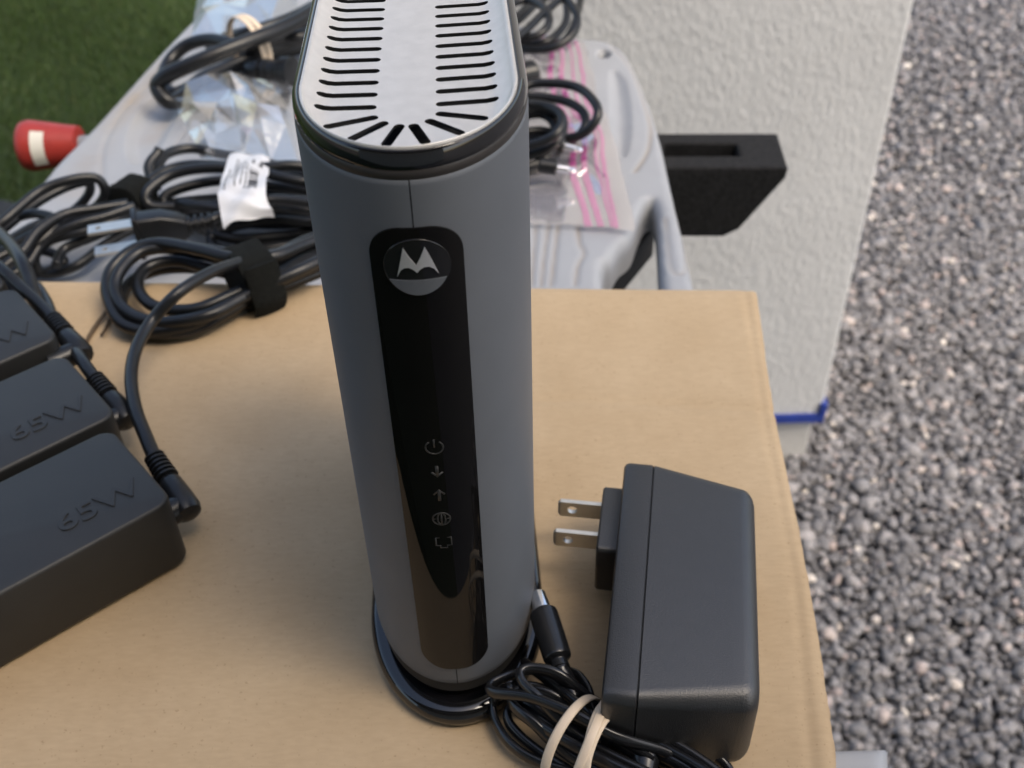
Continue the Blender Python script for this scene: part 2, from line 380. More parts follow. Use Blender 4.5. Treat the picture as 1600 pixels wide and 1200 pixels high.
def turf():
    step = .0062; x0, x1, y0, y1 = -2.6, .15, -.5, 4.2
    nx, ny = int((x1-x0)/step), int((y1-y0)/step)
    X, Y = np.meshgrid(np.arange(nx), np.arange(ny)); q = np.stack([X.ravel(), Y.ravel()], 1)*step+[x0, y0]
    q = q[(q[:, 0] < .16) & ~((q[:, 0] > -.13) & (q[:, 1] < 1.8) & (q[:, 1] > 1.1))]
    q = q+rng.uniform(-.6, .6, q.shape)*step; n = len(q)
    a = rng.uniform(0, 2*math.pi, n); h = rng.uniform(.012, .026, n); wd = rng.uniform(.0012, .0022, n)
    # the pile lies over in broad soft swathes
    lx = .004*np.sin(q[:, 0]*9+1.3*np.sin(q[:, 1]*5))+rng.normal(0, .006, n); ly = .004*np.cos(q[:, 1]*7+q[:, 0]*4)+rng.normal(0, .006, n)
    b = np.stack([q[:, 0], q[:, 1], np.full(n, -.012)], 1); d = np.stack([np.cos(a)*wd, np.sin(a)*wd, np.zeros(n)], 1)
    V = np.stack([b-d, b+d, b+np.stack([lx, ly, h], 1)], 1).reshape(-1, 3)
    o = bigmesh('turf_grass', V, np.arange(3*n).reshape(-1, 3), M['grass'], 3)
    tag(o, 'short dark green artificial turf beyond the grey plastic table', 'turf', kind='stuff')
turf()
rm = P(25, 300, -T); rm2 = P(-300, 300, -T)
vf = box_vf((0, 0, 0), (.30, .14, .009), .006)
fr = frame((rm[0]-.27, rm[1]-.105, .010), (.93, -.37, 0), (.37, .93, 0), (0, 0, 1))
tag(obj('rubber_mat', (fr(vf[0]), vf[1]), M['mat'], auto=40), 'flat black rubber mat lying on the dark green turf', 'mat')

# ------------------------------------------------------------------ porch pillar, added out-of-view wall and eave for shade
px1, py0 = .4506, 1.1389; px0, py1 = -.10, 1.1389+.50
pil = thing('stucco_pillar', ((px0+px1)/2, (py0+py1)/2, 0), 'thick pale grey stucco pillar rising behind the grey plastic table', 'pillar')
def rbox(x0, x1, y0, y1, z0, z1, r, seg=4):
    pr = rrect((x1-x0)/2, (y1-y0)/2, r, seg); cx, cy = (x0+x1)/2, (y0+y1)/2
    return loft([[(cx+x, cy+y, z) for x, y in pr] for z in (z0, z1)])
obj('shaft', rbox(px0, px1, py0, py1, .10, 2.6, .006), M['stucco'], pil, auto=40)
obj('footing', rbox(px0+.006, px1-.008, py0+.008, py1-.008, -.05, .088, .004), M['conc'], pil, auto=40)
obj('base_strip', merge(rbox(px0-.003, px1+.004, py0-.005, py1+.003, .086, .1005, .004), rbox(px1-.006, px1+.0045, py0-.0055, py0+.02, .1005, .120, .002)), M['blue'], pil, auto=40)
hs = thing('added_house', (-.9, -2.2, 0), 'tan stucco wall with an overhang facing the stucco pillar, added out of view to shade the near objects', 'added_house')  # wall, eave and fascia added out of view to shade near objects
obj('wall', box_vf((-.9, -2.3, 1.3), (3.2, .1, 1.3), .01), M['added_house'], hs, auto=40)
obj('shade_eave', box_vf((-.9, -1.40, 2.56), (3.3, .86, .05), .01), M['added_eave'], hs, auto=40)
obj('shade_fascia', box_vf((-.9, -.525, 2.58), (3.3, .012, .09), .004), M['added_eave'], hs, auto=40)

# ------------------------------------------------------------------ the plastic work table
TZ = -.045
tb = thing('work_table', (-.09, .45, 0), 'grey moulded plastic work table under the cardboard box', 'table')
def W2(pts, z=TZ): return [tuple(P(x, y, z)[:2]) for x, y in pts]
def table_top():
    right = W2([(1398, 1300), (1392, 1168), (1386, 1161), (1240, 1158), (1225, 1100), (1150, 700), (1085, 440), (1068, 360), (1050, 290), (1033, 215), (1012, 150), (985, 90), (962, 68), (935, 60), (905, 58), (860, 50)])
    far = [(-.05, .845), (-.14, .875), (-.20, .885)]
    left = W2([(338, -4), (320, 10), (250, 80), (150, 190), (90, 250), (30, 315)])+[(-.325, .40), (-.345, .16)]
    outline = catmull(np.array(right+far+left), 5)
    outline = np.concatenate([outline, catmull(np.array([(-.345, .16), (-.32, .135), (-.1, .13), (.10, .15), right[0]]), 4)[1:-1]])
    opening = np.array(catmull(np.array(W2([(940, 560), (942, 450), (943, 412), (956, 402), (968, 383), (987, 366), (999, 335), (1010, 314), (1022, 312), (1029, 345), (1035, 450), (1050, 560)])), 4, True))
    res = .0016
    xs = np.arange(outline[:, 0].min()-res, outline[:, 0].max()+res, res); ys = np.arange(outline[:, 1].min()-res, outline[:, 1].max()+res, res)
    X, Y = np.meshgrid(xs, ys); nx, ny = len(xs), len(ys)
    cx, cy = (X[:-1, :-1]+X[1:, 1:])/2, (Y[:-1, :-1]+Y[1:, 1:])/2
    keep = poly_in(outline, cx, cy) & ~poly_in(opening, cx, cy)
    jj, ii = np.nonzero(keep)
    quads = np.stack([jj*nx+ii, jj*nx+ii+1, (jj+1)*nx+ii+1, (jj+1)*nx+ii], 1)
    used = np.unique(quads); remap = np.full(nx*ny, -1); remap[used] = np.arange(len(used)); quads = remap[quads]
    q = np.stack([X.ravel()[used], Y.ravel()[used]], 1)
    ed = {}
    for a, b, c, d in quads:
        for e in ((a, b), (b, c), (c, d), (d, a)):
            k = (min(e), max(e)); ed[k] = None if k in ed else e
    be = [e for e in ed.values() if e is not None]
    bv = sorted({i for e in be for i in e}); bq = q[bv]
    d1, n1 = near_poly(outline, bq); d2, n2 = near_poly(opening, bq)
    q[bv] = np.where((d1 < d2)[:, None], n1, n2)
    do, _ = near_poly(outline, q); dp, _ = near_poly(opening, q)
    h = np.zeros(len(q)); dirt = np.zeros(len(q))
    ra = .006
    h -= ra-np.sqrt(np.maximum(ra**2-np.maximum(ra-np.minimum(do, dp), 0)**2, 0))
    grooves = [[(160, 300), (160, 240), (172, 205), (200, 165), (245, 120)], [(846, 445), (850, 400), (860, 330)], [(861, 445), (866, 400), (874, 330)], [(899, 445), (903, 415), (912, 395), (905, 378), (904, 350), (915, 335)],
               [(830, 445), (838, 340)], [(955, 72), (985, 105), (1003, 150), (1016, 195), (1012, 235), (992, 268)], [(1058, 310), (1068, 360), (1072, 418), (1050, 420), (1040, 340)], [(270, 235), (300, 190), (330, 150)], [(280, 240), (312, 190), (342, 150)]]
    for g in grooves:
        d, _ = near_poly(catmull(np.array(W2(g)), 6), q, False)
        k = np.exp(-(d/.0012)**2); h -= .0013*k; dirt = np.maximum(dirt, .6*k)
    def sdip(poly, depth, soft):
        pl = catmull(np.array(W2(poly)), 6, True); d, _ = near_poly(pl, q); ins = poly_in(pl, q[:, 0], q[:, 1])
        s = np.where(ins, d, -d); return -depth*np.clip(s/soft+.15, 0, 1)**.7, s
    e, s = sdip([(204, 250), (199, 215), (215, 180), (240, 152), (275, 138), (282, 165), (262, 205), (238, 245), (220, 255)], .0045, .007); h += e
    e, s = sdip([(955, 112), (975, 125), (984, 170), (984, 215), (975, 245), (960, 230), (955, 180)], .0035, .006); h += e
    e, s = sdip([(938, 78), (950, 80), (951, 88), (942, 91), (934, 86)], .03, .0025); h += e
    # brown weather stain along the left rim
    d, _ = near_poly(np.array(W2([(120, 300), (150, 230), (215, 150), (260, 100)])), q, False); dirt = np.maximum(dirt, .85*np.exp(-(d/.010)**2))
    d, _ = near_poly(np.array(W2([(238, 205), (268, 170)])), q, False); dirt = np.maximum(dirt, .95*np.exp(-(d/.010)**2))
    V = [tuple(v) for v in np.column_stack([q, T+TZ+h])]; Fc = [tuple(f) for f in quads]
    # rim: extrude the boundary downwards
    idx = {b: i for i, b in enumerate(bv)}; n = len(V); m = len(bv)
    for k, dz in enumerate((-.010, -.022)):
        V += [(q[b][0], q[b][1], T+TZ+dz) for b in bv]
    for a, b in be:
        i, j = idx[a], idx[b]
        Fc.append((b, a, n+i, n+j)); Fc.append((n+j, n+i, n+m+i, n+m+j))
    o = obj('top', (V, Fc), M['table'], tb)
    at = o.data.attributes.new('dirt', 'FLOAT', 'POINT'); at.data.foreach_set('value', np.concatenate([dirt, np.zeros(2*m)]).astype(np.float32))
table_top()
def bar(name, a, b, r, m, parent, n=4):
    a, b = np.asarray(a, float), np.asarray(b, float)
    return obj(name, tube([a, b], r, 12, 2, spline=False), m, parent, auto=40)
for lx, ly, sx, sy in ((-.29, .20, -.05, -.03), (.05, .20, .05, -.03), (-.23, .76, -.05, .02), (.02, .72, .02, .02)):
    bar('leg', (lx, ly, T+TZ-.012), (lx+sx, ly+sy, .001), .016, M['foam'], tb)
bar('brace', (-.29, .20, .30), (-.23, .76, .30), .010, M['foam'], tb)
# black bracket under the top: diagonal edge seen through the opening
def prism(poly, z0, z1, bev=0.0):
    p = np.asarray(poly, float); c = p.mean(0)
    return loft([[(*(c+(q-c)*(1-s)), z) for q in p] for z, s in ((z0, bev), (z0+.002, 0), (z1-.002, 0), (z1, bev))])
br = [tuple(P(x, y, -.085)[:2]) for x, y in [(1022, 372), (955, 452), (905, 520), (860, 520), (870, 340), (1000, 330)]]
obj('support_bracket', prism(br, T-.098, T-.078, .01), M['foam'], tb, auto=40)
# clamp jaw: block with a slot, long side faces the camera, one lower corner cut off
def clamp_jaw():
    zt = -.062
    A, B, Cc, D = P(1000, 208, zt), P(1226, 203, zt), P(1233, 262, zt), P(1020, 262, zt)
    ex = (Cc-D); L = np.linalg.norm(ex); ex /= L; ey = np.array([-ex[1], ex[0], 0]); dp = abs((A-D)@ey)
    hgt = .052
    prof = [(0, 0), (L, 0), (L-.001, -.008), (L-.026, -hgt+.006), (L-.036, -hgt), (0, -hgt)]     # x, z
    x0, x1, y0, y1 = L*.10, L*.66, dp*.34, dp*.70
    # top face with a through slot, made of a ring of quads
    V, Fc = [], []
    o = [(0, 0), (L, 0), (L, dp), (0, dp)]; i = [(x0, y0), (x1, y0), (x1, y1), (x0, y1)]
    V += [(*q, 0) for q in o]+[(*q, 0) for q in i]+[(*q, -.03) for q in i]
    for k in range(4):
        l = (k+1) % 4; Fc.append((k, l, 4+l, 4+k)); Fc.append((4+k, 4+l, 8+l, 8+k))
    Fc.append((8, 9, 10, 11))
    n = len(V); V += [(x, 0, z) for x, z in prof]+[(x, dp, z) for x, z in prof]; m = len(prof)
    Fc.append(tuple(n+k for k in range(m))[::-1]); Fc.append(tuple(n+m+k for k in range(m)))
    for k in range(1, m):
        l = (k+1) % m; Fc.append((n+k, n+l, n+m+l, n+m+k))
    fr = frame(D, ex, ey, (0, 0, 1))
    ob = obj('clamp_jaw', (fr(V), Fc), M['foam'], tb, smooth=False)
    me = ob.data; import bmesh; bm = bmesh.new(); bm.from_mesh(me); bmesh.ops.remove_doubles(bm, verts=bm.verts, dist=1e-5); bmesh.ops.recalc_face_normals(bm, faces=bm.faces); bm.to_mesh(me); bm.free()
    bv = ob.modifiers.new('bevel', 'BEVEL'); bv.width = .0018; bv.segments = 2; bv.limit_method = 'ANGLE'
clamp_jaw()
# red clamp handle on its grey rod, left of the table
def clamp_handle():
    z = -.070
    a, b = P(36, 228, z), P(122, 226, z); ax = (b-a)/np.linalg.norm(b-a); b = b+ax*.002
    k = np.linalg.norm(b-a)
    st = [(0, .0135), (.0015, .0165), (.006, .0176), (.3*k, .0168), (.75*k, .0140), (.985*k, .0128), (k, .0110)]
    e1 = np.cross(ax, (0, 0, 1)); e1 /= np.linalg.norm(e1); e2 = np.cross(e1, ax)
    rings = [[a+ax*s+e1*r*math.cos(t)+e2*r*math.sin(t) for t in np.arange(28)*2*math.pi/28] for s, r in st]
    h = obj('clamp_handle', loft(rings), M['red'], tb, auto=50)
    obj('clamp_rod', tube([b-ax*.004, b+ax*.09], .0062, 14, 2, spline=False), mat('grey_rod', (.22, .24, .27), .45, var=.08), tb, auto=50)
    # sticker patch wrapped on the top of the handle
    rs = []
    for s in np.linspace(.30*k, .52*k, 4):
        r = np.interp(s, [q[0] for q in st], [q[1] for q in st])+.0004
        rs.append([a+ax*s+e1*r*math.cos(t)+e2*r*math.sin(t) for t in np.radians(np.linspace(-25, 62, 9))])
    V = [q for r in rs for q in r]; Fc = [(i*9+j, i*9+j+1, (i+1)*9+j+1, (i+1)*9+j) for i in range(3) for j in range(8)]
    obj('sticker', (V, Fc), M['sticker'], h)
clamp_handle()

# ------------------------------------------------------------------ the cardboard box
def carton():
    rgt = np.array(W2([(1182, 449), (1197, 555), (1211, 645), (1226, 715), (1245, 805), (1265, 905), (1281, 1000), (1294, 1090), (1303, 1150), (1310, 1215), (1318, 1300)], 0))
    bkl = np.array(W2([(-260, 431), (1182, 449)], 0)); A = bkl[0]; B = rgt[0]
    nu, nv = 150, 150
    rr = np.stack([np.interp(np.linspace(0, 1, nv), np.linspace(0, 1, len(rgt)), rgt[:, k]) for k in (0, 1)], 1)
    dl = np.array([-.07, -.30]); ll = np.stack([A+dl*t for t in np.linspace(0, 1, nv)])
    rr[:, 0] += np.convolve(rng.normal(0, .0004, nv+8), np.ones(9)/9, 'valid')
    u = 1-(1-np.linspace(0, 1, nu))**1.4
    V = ll[:, None, :]*(1-u)[None, :, None]+rr[:, None, :]*u[None, :, None]
    q = V.reshape(-1, 2)
    # the far edge waves a little
    h = np.zeros(len(q))
    d, _ = near_poly(np.array(W2([(700, 628), (900, 622), (1215, 640)], 0)), q, False); h -= .0007*np.exp(-(d/.0022)**2)
    d, _ = near_poly(np.array(W2([(1165, 449), (1196, 655), (1243, 900), (1270, 1200)], 0)), q, False); h -= .0004*np.exp(-(d/.0016)**2)
    de, _ = near_poly(rgt, q, False); h -= .0009*np.exp(-(de/.0018)**1.5)
    db, _ = near_poly(np.array([A, B]), q, False); h -= .0012*np.exp(-(db/.0025)**1.5)
    h += .0006*np.sin(q[:, 0]*23+1)*np.sin(q[:, 1]*31)-.0006
    for g in ([(176, 462), (150, 505), (128, 545)], [(182, 478), (162, 515), (158, 524)]):
        d, _ = near_poly(np.array(W2(g, 0)), q, False); h -= .0016*np.exp(-(d/.0011)**2)
    Vt = np.column_stack([q, T+h]); Fc = [(j*nu+i, (j+1)*nu+i, (j+1)*nu+i+1, j*nu+i+1) for j in range(nv-1) for i in range(nu-1)]
    zb = T+TZ+.0005
    per = [i for i in range(nu)]+[j*nu+nu-1 for j in range(1, nv)]+[(nv-1)*nu+i for i in range(nu-2, -1, -1)]+[j*nu for j in range(nv-2, 0, -1)]
    n = len(Vt); Vs = [(Vt[i][0], Vt[i][1], zb) for i in per]
    Fs = [(per[k], per[(k+1) % len(per)], n+(k+1) % len(per), n+k) for k in range(len(per))]
    bx = thing('cardboard_box', (-.03, .25, T+TZ), 'flat brown cardboard box with worn edges under the upright modem', 'box')
    o = obj('lid', (np.concatenate([Vt, Vs]), Fc+Fs), M['card'], bx, auto=50)
    # two dark torn slits where the flaps meet
    slit = mat('slit_dark_board', (.10, .065, .035), .9, var=.2)
    for g, wd in (([(178, 464), (166, 487), (150, 508), (130, 542)], .0011), ([(176, 486), (166, 510), (158, 524)], .0007)):
        pts = [P(x, y, .0004) for x, y in g]
        obj('flap_tear', tube(pts, (wd, .0004), 6, 4, ref=(1, .3, 0)), slit, bx)
carton()

# ------------------------------------------------------------------ the modem
MO = np.array([-.01788, .1734, T]); MY = .0392
mf = frame(MO, (math.cos(MY), math.sin(MY), 0), (-math.sin(MY), math.cos(MY), 0), (0, 0, 1))
md = thing('cable_modem', MO, 'upright grey cable modem with gloss black front panel and silver vented top', 'modem')
AW, AB, DD = .0245, .036, .118
def oval(a, b, D, v0, n=48, vb=None):
    """closed outline in (u,v): elliptical nose at v0, straight flanks, elliptical tail at D-v0; starts at nose centre, goes right"""
    out = []
    for k in range(n+1):
        t = math.pi/2*k/n; out.append((a*math.sin(t), v0+b*(1-math.cos(t))))
    for k in range(1, 8): out.append((a, v0+b+(D-2*v0-2*b)*k/8))
    for k in range(n+1):
        t = math.pi/2*k/n; out.append((a*math.cos(t), D-v0-b+b*math.sin(t)))
    R = out; L = [(-x, y) for x, y in reversed(out[1:-1])]
    return R+L, len(R)
def outline(off, n=40): return oval(AW-off, AB-off*.6, DD, off, n)[0]
def outline2(off, n=40): return oval(AW-.75*off, AB-2*off, DD, .35*off, n)[0]
def half(off, side, n=60):
    o, k = oval(AW-off, AB-off*.6, DD, off, n); h = o[:k]
    return [(side*x, y) for x, y in h]
ZB, ZT = .013, .1758
for side in (1, -1):
    rings = []
    for z, off in ((ZB, .0022), (ZB+.0006, .0011), (ZB+.0018, .0003), (ZB+.004, 0), (ZB+.05, 0), (ZB+.1, 0), (ZT-.0015, 0), (ZT-.0003, .0001), (ZT, .0006)):
        h = half(off, side); rings.append([(x+side*.00013 if i == 0 else x, y, z) for i, (x, y) in enumerate(h)])
    m = len(rings[0]); V = [q for r in rings for q in r]; Fc = []
    for i in range(len(rings)-1):
        for k in range(m-1):
            f = (i*m+k, i*m+k+1, (i+1)*m+k+1, (i+1)*m+k); Fc.append(f if side > 0 else f[::-1])
    obj('shell_half', (mf(V), Fc), M['shell'], md)
# dark core behind the seam
obj('inner_chassis', (lambda vf: (mf(vf[0]), vf[1]))(loft([[(x, y, z) for x, y in outline(.0009)] for z in (.010, .172)])), M['cavity'], md, auto=40)
# neck + foot
obj('neck', (lambda vf: (mf(vf[0]), vf[1]))(loft([[(x, y, z) for x, y in outline(o)] for z, o in ((.005, .0045), (.0125, .0035))])), M['band'], md, auto=40)
bs = []
for z, o in ((.0002, -.0035), (.001, -.0047), (.0028, -.0052), (.0044, -.0049), (.0058, -.0036), (.0064, -.0015), (.0062, .0045)):
    bs.append([(x, y, z) for x, y in oval(AW-.0008-o*.66, AB-o, DD, o, 48)[0]])
obj('foot', (lambda vf: (mf(vf[0]), vf[1]))(loft(bs)), M['gloss'], md)
# rim: matt band, then a glossy bevel up to the silver grille
obj('rim_band', (lambda vf: (mf(vf[0]), vf[1]))(loft([[(x, y, z) for x, y in outline2(o, 48)] for z, o in ((.1750, .0008), (.1760, .0003), (.1762, .00015), (.1774, .00015), (.1776, .0006))], False, False)), M['band'], md)
gl = [(.1775, .0006), (.1777, .0002), (.1784, .0002), (.1796, .0006), (.1806, .0014), (.1812, .0023), (.1813, .0029), (.1810, .0033), (.1795, .0035)]
obj('rim', (lambda vf: (mf(vf[0]), vf[1]))(loft([[(x, y, z) for x, y in outline2(o, 48)] for z, o in gl], False, False)), M['gloss'], md)
def grille():
    ups = [(.1798, .0033), (.1814, .0032), (.1818, .0034), (.1819, .0038), (.1818, .0045), (.1814, .0049), (.1808, .0057), (.1802, .0069), (.1797, .0084), (.1793, .0100), (.1791, .0120)]
    rings = [[(x, y, z) for x, y in outline2(o, 40)] for z, o in ups]
    v, f = loft([[(x, y, .1785) for x, y in outline2(.0034, 40)]]+rings)
    plate = obj('top_grille', (mf(v), f), M['silver'], md, auto=50)
    cut = []
    def slot(a, b, wdt):
        a, b = np.array(a), np.array(b); d = (b-a)/np.linalg.norm(b-a); nn = np.array([-d[1], d[0]]); r = wdt/2; pts = []
        for c, s in ((b, 1), (a, -1)):
            for k in range(7):
                t = -math.pi/2+math.pi*k/6; pts.append(c+s*(d*math.cos(t)*r+nn*math.sin(t)*r))
        cut.append(loft([[(x, y, z) for x, y in pts] for z in (.172, .186)]))
    for k in range(14):
        v = .0236+k*.00572
        if v > DD-.03: break
        slot((-.0075, v), (-.0178, v+.0004), .0021); slot((.0063, v), (.0169, v+.0006), .0021)
    for a, b, wd in (((-.0070, .0190), (-.0155, .0162), .0021), ((-.0049, .0163), (-.0106, .0107), .0021), ((-.0018, .0147), (-.0040, .0080), .0022),
                 ((.0010, .0146), (.0032, .0080), .0022), ((.0041, .0164), (.0098, .0110), .0021), ((.0062, .0193), (.0145, .0166), .0021)): slot(a, b, wd)
    cv, cf = merge(*cut)
    co = obj('grille_cutter', (mf(cv), cf), M['cavity'], md, smooth=False)
    md_ = plate.modifiers.new('slots', 'BOOLEAN'); md_.operation = 'DIFFERENCE'; md_.solver = 'EXACT'; md_.object = co; md_.material_mode = 'TRANSFER'
    dg = bpy.context.evaluated_depsgraph_get(); me = bpy.data.meshes.new_from_object(plate.evaluated_get(dg))
    plate.modifiers.clear(); old = plate.data; plate.data = me; bpy.data.objects.remove(co); bpy.data.meshes.remove(old)
    me.set_sharp_from_angle(angle=math.radians(45))
grille()
def nose_v(u, off): 
    a, b = AW-off, AB-off*.6; return off+b*(1-math.sqrt(max(0, 1-(u/a)**2)))
def on_nose(pts, off): return mf([(u, nose_v(u, off), z) for u, z in pts])
# glossy front panel, curved with the nose
def panel():
    z0, z1, hw, r = .0226, .1655, .00925, .0068
    zs = sorted(set([z0+r*(1-math.cos(math.radians(a))) for a in np.linspace(0, 90, 12)]+list(np.linspace(z0+r, z1-r, 30))+[z1-r*(1-math.cos(math.radians(a))) for a in np.linspace(0, 90, 12)]))
    def wid(z):
        d = max(z0+r-z, z-(z1-r), 0); d = min(d, r); return hw-r+math.sqrt(max(r*r-d*d, 0))
    nu = 33; rows = []
    for z in zs:
        wz = max(wid(z), 1e-4); rows.append([(wz*(2*i/(nu-1)-1), z) for i in range(nu)])
    V = list(on_nose([q for r_ in rows for q in r_], -.00045)); n = len(rows)
    Fc = [(j*nu+i, j*nu+i+1, (j+1)*nu+i+1, (j+1)*nu+i) for j in range(n-1) for i in range(nu-1)]
    per = list(range(nu))+[j*nu+nu-1 for j in range(1, n)]+[(n-1)*nu+i for i in range(nu-2, -1, -1)]+[j*nu for j in range(n-2, 0, -1)]
    flat = [q for r_ in rows for q in r_]; m = len(V)
    V += list(on_nose([flat[i] for i in per], .0008))
    Fc += [(per[(k+1) % len(per)], per[k], m+k, m+(k+1) % len(per)) for k in range(len(per))]
    return obj('front_panel', (V, Fc), M['panel'], md, auto=40)
pn = panel()
# round badge with the M emblem
BZ, BR = .1566, .0065
def disc(cu, cz, r, off0, dish, n=36, rings=7):
    V = []; Fc = []
    for k in range(rings+1):
        s = k/rings
        for i in range(n):
            t = 2*math.pi*i/n; u, z = cu+r*s*math.cos(t), cz+r*s*math.sin(t)
            V.append(tuple(mf([(u, nose_v(u, off0)+dish*(1-s*s)-.0002, z)])[0]))
    for k in range(rings):
        for i in range(n):
            j = (i+1) % n; Fc.append((k*n+i, k*n+j, (k+1)*n+j, (k+1)*n+i)[::-1])
    return V, Fc
bd = obj('badge', disc(0, BZ, BR, -.00052, .0000), M['badge'], pn)
obj('badge_ring', tube([mf([(BR*math.cos(t), nose_v(BR*math.cos(t), -.0006), BZ+BR*math.sin(t))])[0] for t in np.arange(40)*2*math.pi/40], .00016, 8, 1, True, spline=False), M['badge'], pn)
def flat_on_panel(name, poly, off, m, parent, thick=.0003, cuts=1):
    """polygon(s) in (u,z) laid on the panel with a little thickness; poly is split by fan triangles from mesh fill"""
    import bmesh
    bm = bmesh.new(); vs = [bm.verts.new((u, z, 0)) for u, z in poly]; f = bm.faces.new(vs)
    bmesh.ops.triangulate(bm, faces=[f]); bmesh.ops.subdivide_edges(bm, edges=list(bm.edges), cuts=cuts, use_grid_fill=True)
    bm.verts.ensure_lookup_table(); bm.verts.index_update()
    p2 = [(v.co.x, v.co.y) for v in bm.verts]; fc = [tuple(v.index for v in f.verts) for f in bm.faces]; bm.free()
    a = on_nose(p2, off-thick); n = len(p2); b = on_nose(p2, off+.0002)
    be = {}
    for f in fc:
        for i in range(len(f)):
            e = (f[i], f[(i+1) % len(f)]); k = (min(e), max(e)); be[k] = None if k in be else e
    F2 = list(fc)+[(e[1], e[0], n+e[0], n+e[1]) for e in be.values() if e]
    return obj(name, (list(a)+list(b), F2), m, parent, smooth=False)
k = 1/3/8050
def logo(pts): return [((x-331)*k, BZ+.0003-(y-190)*k*1.10) for x, y in pts]
flat_on_panel('emblem', logo([(233, 238), (252, 168), (273, 92), (298, 138), (328, 180), (352, 138), (374, 90), (404, 160), (430, 232), (410, 203), (388, 190), (365, 190), (346, 200), (329, 217), (312, 200), (292, 190), (270, 192), (252, 205)]), -.00065, M['emblem'], bd)
flat_on_panel('badge_reflection', [(.0063*math.cos(t), BZ+.0063*math.sin(t)) for t in np.radians(np.linspace(206, 334, 17))], -.00062, M['shell'], bd, cuts=4)  # reflection on the lower badge, painted as a solid grey piece
# indicator icons, thin grey print
def icon(name, vfs): obj(name, merge(*vfs), M['print'], pn)
def stroke(pts, r=.00022, closed=False, off=-.00046): return tube(on_nose(pts, off), (r, .00008), 6, 1, closed, ref=tuple(mf([(0, -1, 0)])[0]-MO) if False else None, spline=False)
def arc(cu, cz, r, a0, a1, n=22, sx=1): return [(cu+sx*r*math.cos(t), cz+r*math.sin(t)) for t in np.radians(np.linspace(a0, a1, n))]
icon('power_icon', [stroke(arc(-.0001, .1078, .0020, 125, 415)), stroke([(-.0001, .1078), (-.0001, .1103)])])
def arrow(z, s): return [stroke([(0, z-.0017), (0, z+.0017)], .0004), stroke([(-.0013, z+s*.0004), (0, z+s*.0018), (.0013, z+s*.0004)], .0003)]
icon('download_icon', arrow(.1003, -1)); icon('upload_icon', arrow(.0921, 1))
icon('globe_icon', [stroke(arc(0, .0841, .0021, 0, 360), closed=False), stroke(arc(0, .0841, .0021, 0, 360, sx=.45)), stroke([(-.0021, .0841), (.0021, .0841)]), stroke([(0, .0820), (0, .0862)])])
icon('link_icon', [stroke([(-.0019, .0773), (.0019, .0773), (.0019, .0745), (.0008, .0745), (.0008, .0737), (-.0008, .0737), (-.0008, .0745), (-.0019, .0745), (-.0019, .0773)])])

